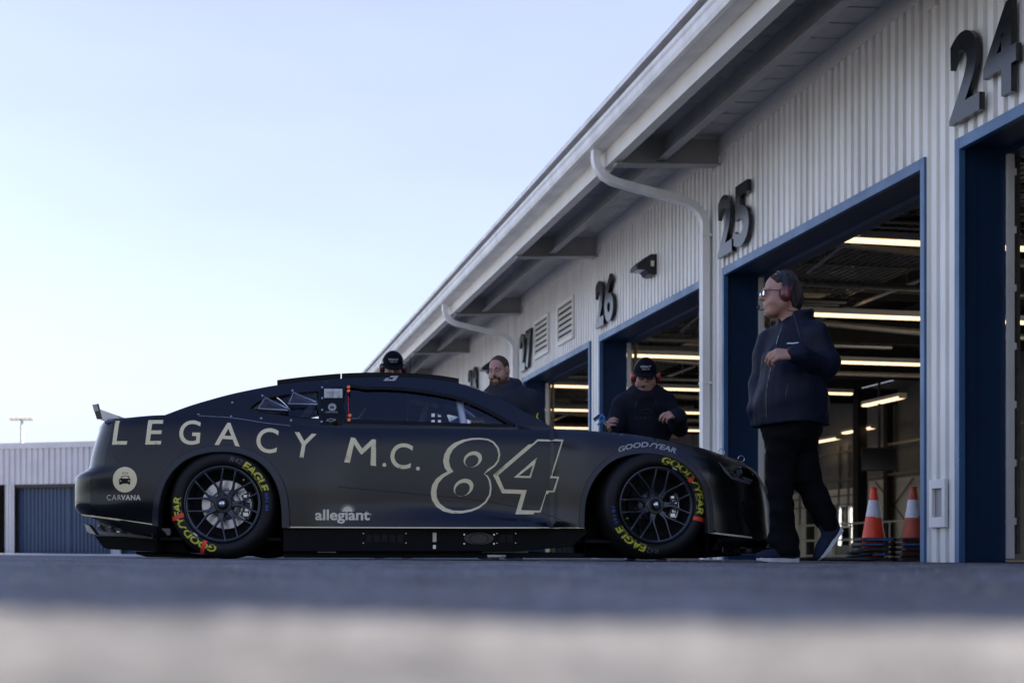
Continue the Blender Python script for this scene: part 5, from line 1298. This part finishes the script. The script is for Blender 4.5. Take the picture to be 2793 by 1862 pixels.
def proj(obj, polys, fmap, m, name, parent, off=.002, direction=None):
    """lay a flat graphic on a body surface by casting it along a direction"""
    from mathutils.bvhtree import BVHTree
    me = obj.data; bv = BVHTree.FromPolygons([v.co for v in me.vertices], [p.vertices[:] for p in me.polygons]); d = Vector(direction)
    vs, tr = fill2d(polys, .02, .012); V = []
    for u, v in vs:
        o = Vector(fmap(u, v)); h, nrm, i, dist = bv.ray_cast(o, d)
        V.append(tuple(h - d * off) if h is not None else tuple(o + d * .5))
    return mkobj(name, V, tr, m, parent, smooth='all')
SKIN = mat('skin', (.40, .225, .172), .5, var=.22, vscale=26, col2=(.40, .20, .14), bump=.06, bscale=180)
for sk_ in (SKIN,): sk_.node_tree.nodes['Principled BSDF'].inputs['Subsurface Weight'].default_value = .12; sk_.node_tree.nodes['Principled BSDF'].inputs['Subsurface Radius'].default_value = (.012, .005, .003)
NAVYJ = mat('navy_jacket_cloth', (.0045, .0085, .024), .6, spec=.22, var=.3, vscale=7, bump=.12, bscale=90)
BLKTR = mat('black_trouser_cloth', (.0030, .0034, .0048), .85, spec=.12, var=.3, vscale=9, bump=.1, bscale=140)
HOODC = mat('charcoal_hoodie_cloth', (.0125, .0145, .024), .9, spec=.12, var=.25, vscale=8, bump=.14, bscale=160)
HOODN = mat('dark_navy_hoodie_cloth', (.008, .010, .018), .9, spec=.12, var=.25, vscale=8, bump=.14, bscale=160)
HAIRG = mat('greying_hair', (.060, .053, .049), .75, spec=.15, var=.75, vscale=60, bump=.5, bscale=160, stretch=(1, 1, .25)); HAIRB = mat('brown_hair', (.105, .066, .046), .8, spec=.1, var=.5, vscale=70, bump=.5, bscale=220)
BEARD = mat('beard_hair', (.105, .062, .044), .8, spec=.1, var=.5, vscale=90, bump=.5, bscale=260); CAPM = mat('black_cap_cloth', (.004, .0045, .007), .85, spec=.12, var=.25, vscale=12, bump=.1, bscale=200)
SHOEM = mat('navy_knit_shoe', (.012, .020, .044), .75, spec=.2, var=.3, vscale=24, bump=.2, bscale=160); SOLEM = mat('pale_shoe_sole', (.50, .52, .55), .55, var=.15, vscale=10)
REDCUP = mat('red_ear_cup', (.34, .012, .016), .25, coat=.4); MAROON = mat('maroon_ear_cup', (.10, .014, .018), .28, coat=.4); HSBLK = mat('headset_black', (.010, .010, .012), .4)
EYEW = mat('eye_white', (.30, .27, .26), .35); EYED = mat('eye_iris', (.03, .02, .015), .15); LENS = glass_mat('spectacle_lens', (.62, .62, .66), 1, .02)
RINGM = mat('gold_ring', (.8, .55, .2), .2, 1.0); LIPM2 = None
TXTW = mat('pale_print', (.55, .57, .60), .6); TXTD = mat('tonal_print', (.009, .011, .022), .3); HIVIS = mat('yellow_green_print', (.42, .62, .02), .6)
def place(px, Y): x = (px - CX) / FPX * Y; return (x, Y, ground_z(x))
def limb(F, pts, rs, k=.04):
    for a, b, r0, r1 in zip(pts[:-1], pts[1:], rs[:-1], rs[1:]): F.cap(a, b, r0, r1, k)
def eyes(c, B, par):
    for q in (-1, 1):
        m = MB(); p = c + B @ V3(q * .030, .0775, .006); m.sphere(tuple(p), .0118, 12, 8); m.build('eye', EYEW, par, smooth='all')
        m = MB(); p = c + B @ V3(q * .030, .0860, .005); m.sphere(tuple(p), .0052, 8, 6); m.build('iris', EYED, par, smooth='all')
def glasses(c, B, par, m_=None):
    L = lambda r, f, u: tuple(c + B @ V3(r, f, u)); m = MB()
    for q in (-1, 1):
        ring = [L(q * .033 + .025 * cos(t), .108 - .10 * abs(q * .033 + .025 * cos(t)) * .35, .002 + .017 * sin(t)) for t in np.linspace(0, 2 * pi, 20)]; m.tube(ring, .0027, 6); m.tube([L(q * .058, .101, .008), L(q * .080, .07, .010), L(q * .082, -.01, .006)], .0027, 6)
    m.tube([L(-.009, .107, .006), L(.009, .107, .006)], .0022, 6); g_ = m.build('glasses', HSBLK, par, smooth='all')
    for q in (-1, 1): m = MB(); m.v += [L(q * .033 + .025 * cos(t), .1075 - .10 * abs(q * .033 + .025 * cos(t)) * .35, .002 + .017 * sin(t)) for t in np.linspace(0, 2 * pi, 16, endpoint=False)]; m.f.append(tuple(range(16))); m.build('lens', LENS, g_)
def headset(c, B, par, cupm, band_u=.128, rr=.088, boom=-1, wire=None):
    L = lambda r, f, u: tuple(c + B @ V3(r, f, u)); m = MB(); T = np.linspace(-.12, pi + .12, 28); V = []; n = len(T)
    for t in T:
        for (dr, df) in ((0, -.017), (.004, -.017), (.004, .017), (0, .017)): V.append(L((rr + .008 + dr) * cos(t), -.004 + df, -.005 + (band_u + dr) * max(sin(t), -.2)))
    Fq = [(i * 4 + j, i * 4 + (j + 1) % 4, i * 4 + 4 + (j + 1) % 4, i * 4 + 4 + j) for i in range(n - 1) for j in range(4)]; o = mkobj('headset', V, Fq, HSBLK, par, smooth=True)
    for q in (-1, 1):
        M_ = Matrix.Translation(L(q * .082, -.006, -.012)) @ Matrix(((*(B @ V3(0, 1, 0)), ), (0,) * 3, (0,) * 3)).to_4x4() if False else None
        m = MB(); ez = B @ V3(q, 0, 0); ex = B @ V3(0, 1, 0); ey = B @ V3(0, 0, 1); c0 = c + B @ V3(q * .080, -.006, -.014); N = 24
        for (r, z) in ((.036, -.006), (.041, .004), (.041, .014), (.036, .016)): pass
        prof = [(.034, -.004), (.040, .002), (.040, .014), (.037, .016)]; k = 0
        for (r, z) in prof: m.v += [tuple(c0 + ez * z + ex * r * .86 * cos(t) + ey * r * 1.12 * sin(t)) for t in np.linspace(0, 2 * pi, N, endpoint=False)]
        for i in range(3): m.f += [(i * N + j, i * N + (j + 1) % N, (i + 1) * N + (j + 1) % N, (i + 1) * N + j) for j in range(N)]
        m.build('ear_cushion', HSBLK, o, smooth=True); m = MB(); prof = [(.0385, .015), (.039, .026), (.034, .037), (.020, .043), (.001, .044)]
        for (r, z) in prof: m.v += [tuple(c0 + ez * z + ex * r * .86 * cos(t) + ey * r * 1.12 * sin(t)) for t in np.linspace(0, 2 * pi, N, endpoint=False)]
        for i in range(4): m.f += [(i * N + j, i * N + (j + 1) % N, (i + 1) * N + (j + 1) % N, (i + 1) * N + j) for j in range(N)]
        m.build('ear_cup', cupm, o, smooth=True, ang=60)
    m = MB(); b = boom; m.tube([L(b * .118, .006, -.03), L(b * .110, .05, -.062), L(b * .075, .098, -.076), L(b * .03, .122, -.070)], .0032, 6); m.build('mic_boom', HSBLK, o, smooth='all')
    m = MB(); m.tube([L(b * .034, .121, -.070), L(b * .005, .124, -.066)], [.0085, .0095], 10); m.build('microphone', HSBLK, o, smooth=True)
    if wire: m = MB(); m.tube([L(*wire[0])] + [tuple(p) for p in wire[1:]], .0028, 6); m.build('headset_cable', HSBLK, o, smooth='all')
    return o
def cap_hat(c, B, par, txt=True):
    L = lambda r, f, u: c + B @ V3(r, f, u); F = Field(); F.ell(L(0, -.008, .042), (.090, .112, .100), B, .01); up = B @ V3(0, 0, 1); z0 = L(0, 0, .034)
    fr = B @ V3(0, 1, 0)
    V, Q = F.mesh(.006, cut=lambda X, Y, Z: -((X - z0[0]) * up[0] + (Y - z0[1]) * up[1] + (Z - z0[2]) * up[2]).astype(np.float32)); h = npobj('cap', V, Q, CAPM, par)
    m = MB(); n = 18; V = []
    for lay in (0, -.006):
        for i in range(n + 1):
            t = -1.15 + 2.3 * i / n
            for f in (0, .35, .7, 1): r = .088 + .072 * f * (cos(t * .95) ** .8); V.append(tuple(L(.092 * sin(t) * (1 - .03 * f), -.004 + (.105 + .070 * f) * max(cos(t), 0) ** .75, .040 - .020 * f * cos(t) - .016 * (sin(t) ** 2) * f + lay)))
    Fq = []
    for lay in (0, 1):
        o = lay * (n + 1) * 4
        for i in range(n):
            for j in range(3): q = (o + i * 4 + j, o + (i + 1) * 4 + j, o + (i + 1) * 4 + j + 1, o + i * 4 + j + 1); Fq.append(q if lay else q[::-1])
    for i in range(n): a = i * 4 + 3; b = (n + 1) * 4 + a; Fq.append((a, a + 4, b + 4, b))
    mkobj('cap_brim', V, Fq, CAPM, h, smooth=True)
    d = B @ V3(0, -1, 0)
    for (t_, w_, u0, u1) in (('LEGACY', .084, .080, .096), ('MOTOR CLUB', .062, .064, .072)):
        P = fit(glyphs(t_, 1, .012, space=1.25), -w_ / 2, u0, w_ / 2, u1); proj(h, P, lambda a, b: L(-a, .25, b), TXTW, 'cap_lettering', h, .0018, d)
    return h
def shoe(par, heel, toe, up, w=.046):
    heel = V3(*heel); toe = V3(*toe); d = toe - heel; L = np.linalg.norm(d); d = d / L; u = V3(*up); u = u - d * (u @ d); u = u / np.linalg.norm(u); r = np.cross(d, u); B = np.stack([r, d, u], 1)
    G_ = lambda a, b, c: heel + B @ V3(a, b * L, c)
    F = Field(); F.ell(G_(0, .16, .055), (.040, .055, .052), B, .03); F.ell(G_(0, .45, .048), (.042, .085, .040), B, .04); F.ell(G_(-.003, .78, .040), (.048, .07, .030), B, .04); F.cap(G_(0, .20, .06), G_(0, .18, .115), .042, .040, .03)
    V, Q = F.mesh(.007, cut=lambda X, Y, Z: -((X - heel[0]) * u[0] + (Y - heel[1]) * u[1] + (Z - heel[2]) * u[2] - .022).astype(np.float32)); o = npobj('shoe', V, Q, SHOEM, par)
    m = MB(); out = [(-.033, .01), (-.040, .2), (-.039, .45), (-.050, .72), (-.040, .93), (-.01, 1.02), (.025, .98), (.046, .80), (.042, .5), (.040, .2), (.030, .01), (0, -.03)]
    m.extr(out, lambda a, b: tuple(G_(a, b, .0 + .012 * max(0, b - .75) * 4)), lambda a, b: tuple(G_(a * .98, b, .027 + .006 * max(0, b - .75) * 4))); m.build('shoe_sole', SOLEM, o, bevel=.004)
def person(lab, px, Y): return thing('person', lab, 'person', place(px, Y))

# -- the man in the navy jacket, walking to the left, half turned towards the car
A = person('man in navy jacket and black trousers with headset walking in front of bay 25', 2150, 8.75)
cA_ = V3(-.050, 0.0, 1.650); BA = frame(radians(84), radians(2)); f_ = V3(-.75, -.66, 0); l_ = V3(.66, -.75, 0); SA = 1.09
wl = V3(-.045, -.335, 1.232); wr = V3(-.16, .0, 1.04)
body = Field(); head_field(body, cA_, BA, V3(.035, .01, 1.42), 1.14, .060, SA)
RT = np.stack([l_, f_, V3(0, 0, 1)], 1)
body.ell((.03, 0, 1.25), (.19, .12, .22), RT, .06); body.ell(V3(.02, 0, 1.02) + f_ * .04, (.18, .14, .20), RT, .06); body.ell((.02, 0, .86), (.17, .13, .12), RT, .05)
shl = V3(.03, 0, 1.385) + l_ * .175; shr = V3(.02, 0, 1.375) - l_ * .175
limb(body, [shl, V3(.205, -.17, 1.195), wl], [.055, .045, .030]); limb(body, [shr, V3(-.150, .12, 1.13), wr], [.055, .045, .030])
hipS = V3(-.06, -.03, .84); hipR = V3(.085, .03, .84)
limb(body, [hipS, V3(-.052, -.04, .46), V3(-.02, -.03, .09)], [.08, .055, .035]); limb(body, [hipR, V3(.108, .04, .52), V3(.262, .05, .22)], [.08, .055, .035])
hand_field(body, wl, V3(-1, -.05, .02), V3(.05, .75, -.65), -1, (.62, .66, .7, .74), 1.06); hand_field(body, wr, V3(.8, .1, -.25), V3(.8, .3, .0), 1, .35)
V, Q = body.mesh(.0055); npobj('body', V, Q, SKIN, A); eyes(cA_, BA * SA, A)
J = Field()
J.ell((.03, 0, .97), (.212, .168, .48), RT, .05); J.ell((.035, 0, 1.30), (.205, .145, .17), RT, .05); J.ell(V3(.01, 0, .92) + f_ * .035, (.215, .195, .42), RT, .06)
J.cap(shl + V3(0, 0, .0), V3(.04, 0, 1.44), .070, .072, .05); J.cap(shr, V3(.02, 0, 1.43), .070, .072, .05); J.cap((.035, 0, 1.42), (.042, .0, 1.46), .080, .076, .03)
limb(J, [shl, V3(.200, -.165, 1.205), V3(.190, -.19, 1.19), wl + V3(.03, .0, .002)], [.084, .073, .070, .050], .03)
limb(J, [shr, V3(-.158, .11, 1.12), V3(-.185, .02, .955)], [.082, .070, .056], .03); J.cap((-.185, .02, .955), (-.11, -.02, .93), .054, .06, .03)
J.cap(wl + V3(.034, 0, .002), wl + V3(.010, 0, .001), .046, .047, .004)
for t in np.linspace(radians(38), radians(322), 17):       # stand-up collar, open at the throat
    a_ = f_ * cos(t) + l_ * sin(t); J.cap(V3(.036, .0, 1.435) + a_ * .090, V3(.046, .0, 1.530 - .022 * cos(t)) + a_ * .092, .015, .012, .018)
J.cap((.045, .0, 1.51), (.03, .0, 1.64), .072, .080, .010, True)
for zz, am in ((.868, .012),): J.ell(V3(.012, 0, zz) + f_ * .03, (.205, .18, .03), RT, .02)
fo_ = folds(.0125, 12, .8); fo2 = folds(.006, 30, .5)
V, Q = J.mesh(.007, fold=lambda X, Y, Z: fo_(X, Y, Z) + fo2(X, Y, Z) + (.0011 * np.cos((X * l_[0] + Y * l_[1]) * 95) * (Z < 1.32) * (X < .16)).astype(np.float32), cut=lambda X, Y, Z: (.842 + .010 * np.sin(11 * X + 1) - Z + 0 * X + 0 * Y).astype(np.float32)); jk = npobj('jacket', V, Q, NAVYJ, A)
zx = lambda a, b: V3(*(V3(.02, 0, 0) + f_ * .6 + l_ * a)) + V3(0, 0, b)
ZIPM = mat('zip_tape', (.0025, .004, .010), .35)
proj(jk, [[(-.004, .86), (.004, .86), (.005, 1.43), (-.004, 1.43)]], zx, ZIPM, 'jacket_zip', jk, .003, tuple(-f_)); proj(jk, [[(-.0022, 1.33), (.0022, 1.33), (.0022, 1.385), (-.0022, 1.385)]], zx, GALV, 'zip_pull', jk, .006, tuple(-f_))
for a0 in (-.095, .115): proj(jk, [[(a0, .93), (a0 + .004, .93), (a0 + .020, 1.08), (a0 + .015, 1.08)]], zx, ZIPM, 'jacket_pocket', jk, .003, tuple(-f_))
proj(jk, [[(.105, .845), (.108, .845), (.108, 1.25), (.105, 1.25)]], lambda a, b: V3(a, -.8, b), ZIPM, 'jacket_seam', jk, .003, (0, 1, 0))
proj(jk, [[(-.035, .001), (-.022, .008), (.0, .005), (.035, .007), (.034, .0), (.0, -.003)]], lambda a, b: (-.004 + a, -.8, 1.325 + b), TXTW, 'jacket_print', jk, .003, (0, 1, 0))
T = Field(); T.ell((.02, 0, .85), (.195, .165, .18), RT, .05)
limb(T, [hipS + V3(0, 0, .02), V3(-.055, -.04, .46), V3(-.040, -.03, .16), V3(-.030, -.03, .07)], [.108, .078, .070, .076], .03); limb(T, [hipR + V3(0, 0, .02), V3(.108, .04, .53), V3(.235, .05, .275), V3(.262, .05, .225)], [.108, .082, .068, .070], .03)
tf1, tf2 = folds(.010, 13, 1.2), folds(.005, 34, 1.3)
V, Q = T.mesh(.0075, fold=lambda X, Y, Z: tf1(X, Y, Z) + tf2(X, Y, Z), cut=lambda X, Y, Z: np.maximum(.04 - Z, Z - .93).astype(np.float32) + 0 * X + 0 * Y); npobj('trousers', V, Q, BLKTR, A)
shoe(A, (.055, -.03, .002), (-.205, -.06, .002), (0, 0, 1)); shoe(A, (.345, .05, .20), (.205, .03, .008), (-.80, -.1, .6))
hr = Field(); hr.ell(cA_ + BA @ V3(0, -.022, .036) * SA, (.090, .106, .102), BA, .01); hr.ell(cA_ + BA @ V3(0, -.062, -.03) * SA, (.082, .070, .098), BA, .03)
uf = BA @ V3(0, 1, 0); hf1, hf2 = folds(.005, 45, .5), folds(.003, 120, .4)
V, Q = hr.mesh(.0055, fold=lambda X, Y, Z: hf1(X, Y, Z) + hf2(X, Y, Z), cut=lambda X, Y, Z: ((X - cA_[0]) * uf[0] + (Y - cA_[1]) * uf[1] - .022 - .62 * np.clip(Z - cA_[2] - .02, -.14, .10)).astype(np.float32)); npobj('hair', V, Q, HAIRG, A)
hsA = headset(cA_, BA * SA, A, MAROON, .131, .086, 1, [(.118, -.005, -.055), (.0, -.15, 1.52), (.02, -.20, 1.40), (.035, -.245, 1.30)]); glasses(cA_, BA * SA, A)
m = MB(); rp_ = wl + V3(-.118, -.018, -.012); m.tube([tuple(rp_ + V3(0, .0115 * cos(t), .0115 * sin(t))) for t in np.linspace(0, 2 * pi, 16)], .0022, 6); m.build('ring', RINGM, A, smooth='all')
m = MB(); m.box((.018, -.262, 1.20), (.060, -.235, 1.285)); m.build('push_to_talk_switch', HSBLK, A, bevel=.006)

def hoodie_man(lab, px, Y, c, B, torso_yaw, sh_z, hip, cloth, arms, hands, jaw, neckb, hoodc, chest_y=0.0, wide=1.0):
    P = person(lab, px, Y); f = V3(-sin(torso_yaw), -cos(torso_yaw), 0); l = V3(cos(torso_yaw), -sin(torso_yaw), 0); RT = np.stack([l, f, V3(0, 0, 1)], 1)
    ch = V3(neckb[0] * .6, chest_y, sh_z - .14); hp = V3(*hip); by = Field(); head_field(by, c, B, V3(*neckb), jaw)
    by.ell(ch, (.18, .12, .2), RT, .06); by.ell((ch + hp) / 2, (.17, .13, .2), RT, .06); by.ell(hp, (.17, .13, .12), RT, .05)
    for (S_, E_, W_) in arms: limb(by, [V3(*S_), V3(*E_), V3(*W_)], [.055, .045, .030])
    for sg in (-1, 1): limb(by, [hp + l * .09 * sg, hp * .5 + l * .10 * sg + f * .05, l * .11 * sg + V3(0, 0, .09)], [.08, .055, .035])
    for h in hands: hand_field(by, *h)
    V, Q = by.mesh(.0065); npobj('body', V, Q, SKIN, P); eyes(c, B, P)
    J = Field(); J.ell(ch, (.215 * wide, .150, .20), RT, .07); J.ell((ch + hp) / 2, (.215 * wide, .175, .24), RT, .08); J.ell(hp + V3(0, 0, .06), (.205 * wide, .17, .14), RT, .06)
    for (S_, E_, W_) in arms: J.cap(S_, (neckb[0], neckb[1], neckb[2] - .01), .075, .075, .06); limb(J, [V3(*S_), V3(*E_), V3(*W_)], [.082, .070, .046], .035)
    hc = V3(*hoodc)
    for t in np.linspace(.25, 2 * pi - .25, 11):      # bunched hood
        a = hc + f * .085 * cos(t) + l * .095 * sin(t) + V3(0, 0, -.035 * cos(t)); t2 = t + .56; b = hc + f * .085 * cos(t2) + l * .095 * sin(t2) + V3(0, 0, -.035 * cos(t2)); J.cap(a, b, .034, .034, .03)
    J.ell(hc - f * .075 + V3(0, 0, -.01), (.10, .05, .06), RT, .04)
    V, Q = J.mesh(.0075, fold=(lambda a_, b_: lambda X, Y, Z: a_(X, Y, Z) + b_(X, Y, Z))(folds(.011, 13), folds(.005, 32)), cut=lambda X, Y, Z: (hip[2] - .06 - Z + 0 * X + 0 * Y).astype(np.float32)); jo = npobj('hoodie', V, Q, cloth, P)
    T = Field(); T.ell(hp - V3(0, 0, .02), (.19, .155, .18), RT, .05)
    for sg in (-1, 1): limb(T, [hp + l * .085 * sg, hp * .5 + l * .10 * sg + f * .05, l * .11 * sg + V3(0, 0, .06)], [.115, .09, .082], .05)
    V, Q = T.mesh(.010, fold=folds(.006, 19, 1.0), cut=lambda X, Y, Z: (.045 - Z + 0 * X + 0 * Y).astype(np.float32)); npobj('trousers', V, Q, BLKTR, P)
    for sg in (-1, 1): b = l * .11 * sg; shoe(P, tuple(b - f * .07 + V3(0, 0, .002)), tuple(b + f * .19 + l * .02 * sg + V3(0, 0, .002)), (0, 0, 1))
    return P, jo
# -- man in cap and red headset bending over the bonnet
cB_ = V3(.0, -.13, 1.510); BB = frame(radians(4), radians(17))
wB = V3(.240, -.36, 1.150)
PB, jB = hoodie_man('man in black cap, red headset and dark hoodie looking down behind the bonnet', 1757, 11.75, cB_, BB, 0, 1.40, (0, .10, .86), HOODC,
    [((.175, -.02, 1.295), (.272, -.13, 1.090), wB), ((-.178, -.02, 1.295), (-.250, -.14, 1.09), (-.30, -.36, 1.03))],
    [(wB, V3(-.85, -.45, .18), V3(-.25, .55, -.75), -1, (.55, .6, .7, .78)), (V3(-.30, -.36, 1.03), V3(-.25, -.6, .5), V3(.7, -.3, .3), 1, .8)], 1.10, (0, -.05, 1.37), (0, -.06, 1.375), -.02, .98)
cap_hat(cB_, BB, PB); glasses(cB_, BB, PB); headset(cB_, BB, PB, REDCUP, .150, .094, 1)
proj(jB, [[(x, z) for x, z in ell(0, 0, .060, .024)], [(x, z) for x, z in ell(0, 0, .036, .012)]], lambda a, b: (a, -1, 1.215 + b), TXTD, 'hoodie_print', jB, .002, (0, 1, 0))
proj(jB, fit(glyphs('OAKLEY', 1, .02, space=1.3), -.098, 0, .098, .026), lambda a, b: (a, -1, 1.150 + b), TXTD, 'hoodie_print', jB, .002, (0, 1, 0))
for q in (-1, 1):
    pts = []
    for z in np.linspace(1.33, 1.17, 9): pts.append((q * (.075 + .10 * (1.33 - z)), 0, z))
    proj(jB, [[(p[0] - .0022, p[2]) for p in pts] + [(p[0] + .0022, p[2]) for p in pts[::-1]]], lambda a, b: (a, -1, b), HSBLK, 'hood_cord', jB, .003, (0, 1, 0))
m = MB(); m.tube([tuple(wB + V3(-.004, .0, .004) * 1), tuple(wB + V3(.02, .012, -.004))], [.036, .040], 14); m.build('shirt_cuff', TXTW, PB, smooth=True)
# -- bearded man looking down to the left
cC_ = V3(-.042, -.06, 1.583); BC = frame(radians(27), radians(13), radians(-3))
PC, jC = hoodie_man('bearded bareheaded man in grey hoodie looking down over the windscreen', 1375, 12.0, cC_, BC, radians(28), 1.44, (.04, .08, .88), mat('grey_hoodie_cloth', (.030, .034, .048), .9, spec=.12, var=.25, vscale=8, bump=.14, bscale=160),
    [((.225, -.08, 1.33), (.30, -.10, 1.06), (.26, -.28, .95)), ((-.15, .10, 1.33), (-.24, .0, 1.06), (-.2, -.25, .97))],
    [(V3(.26, -.28, .95), V3(-.2, -.6, -.4), V3(-.6, .1, -.3), -1, .4), (V3(-.2, -.25, .97), V3(.1, -.6, -.4), V3(.6, .1, -.3), 1, .4)], 1.08, (.0, -.01, 1.43), (.005, -.01, 1.465), .0, 1.0)
h = Field(); h.ell(cC_ + BC @ V3(0, -.016, .034), (.0790, .0985, .0935), BC, .01); uf2 = BC @ V3(0, 1, 0); uu2 = BC @ V3(0, 0, 1)
V, Q = h.mesh(.006, fold=folds(.0015, 90, 1), cut=lambda X, Y, Z: np.maximum((X - cC_[0]) * uf2[0] + (Y - cC_[1]) * uf2[1] + (Z - cC_[2]) * uf2[2] - .032 - .2 * ((X - cC_[0]) * uu2[0] + (Y - cC_[1]) * uu2[1] + (Z - cC_[2]) * uu2[2]), .012 - ((X - cC_[0]) * uu2[0] + (Y - cC_[1]) * uu2[1] + (Z - cC_[2]) * uu2[2]) + .35 * ((X - cC_[0]) * uf2[0] + (Y - cC_[1]) * uf2[1])).astype(np.float32)); npobj('hair', V, Q, HAIRB, PC)
h = Field(); L_ = lambda r, f, u: cC_ + BC @ V3(r, f, u)
for q in (-1, 1): h.cap(L_(q * .068, .012, -.030), L_(q * .056, .050, -.092), .016, .020, .02); h.cap(L_(q * .050, .056, -.094), L_(0, .074, -.104), .022, .026, .02); h.cap(L_(0, .094, -.044), L_(q * .034, .080, -.056), .009, .009, .01); h.cap(L_(q * .034, .080, -.056), L_(q * .030, .072, -.09), .010, .016, .015)
h.cap(L_(-.016, .108, -.064), L_(.016, .108, -.064), .007, .007, .003, True)
V, Q = h.mesh(.005, fold=folds(.0018, 110, 1)); npobj('beard', V, Q, BEARD, PC)
for q in (-1, 1): m = MB(); m.tube([tuple(L_(q * .014, .094, .030)), tuple(L_(q * .030, .092, .034)), tuple(L_(q * .046, .078, .030))], [.004, .0045, .003], 6); m.build('eyebrow', HAIRB, PC, smooth='all')
proj(jC, [[(.0, .0), (.012, .03), (.004, .05), (.018, .085), (.026, .08), (.016, .05), (.026, .03), (.012, -.01)]], lambda a, b: (.262 + a, -1, 1.14 + b), HIVIS, 'sleeve_print', jC, .003, (0, 1, 0))
# -- man in cap behind the roof
cD_ = V3(.0, -.05, 1.715); BD = frame(radians(-8), radians(20))
PD, jD = hoodie_man('man in black cap and headset mostly hidden behind the car roof', 1073, 12.8, cD_, BD, 0, 1.53, (0, .06, .92), HOODN,
    [((.20, 0, 1.42), (.27, -.06, 1.14), (.22, -.25, 1.0)), ((-.20, 0, 1.42), (-.27, -.06, 1.14), (-.22, -.25, 1.0))],
    [(V3(.22, -.25, 1.0), V3(-.2, -.6, -.3), V3(-.6, .1, -.3), -1, .5), (V3(-.22, -.25, 1.0), V3(.2, -.6, -.3), V3(.6, .1, -.3), 1, .5)], 1.0, (0, -.01, 1.55), (0, -.02, 1.545))
cap_hat(cD_, BD, PD); headset(cD_, BD, PD, MAROON, .150, .094, -1)
# -- blue tyre gauge tool in the right hand of the man with the red headset
tp = Vector(place(1757, 11.75)) + Vector((-.385, -.44, 1.115))
tool = thing('hand_tool', 'blue and black clamp tool held up beside the red headset man', 'tool', tuple(tp), (radians(0), radians(-38), radians(0)))
tool.scale = (.58, .58, .58); TOOLB = mat('blue_tool_plastic', (.012, .16, .52), .35)
m = MB(); m.box((-.075, -.03, .035), (.075, .03, .062)); m.box((-.075, -.03, -.03), (.06, .03, -.008)); m.box((.045, -.03, -.0079), (.075, .03, .0349)); m.build('tool_frame', TOOLB, tool, bevel=.006)
m = MB(); m.lathe([(0, .0), (.05, .0), (.055, .01), (.05, .022), (0, .024)], 24, Matrix.Translation((-.02, 0, .0625))); m.build('tool_dial', HSBLK, tool, smooth=True)
m = MB(); m.tube([(.03, 0, -.03), (.06, -.01, -.16)], .011, 10); m.tube([(.0, 0, -.03), (.03, -.01, -.16)], .011, 10); m.build('tool_handle', GALV, tool, smooth=True)
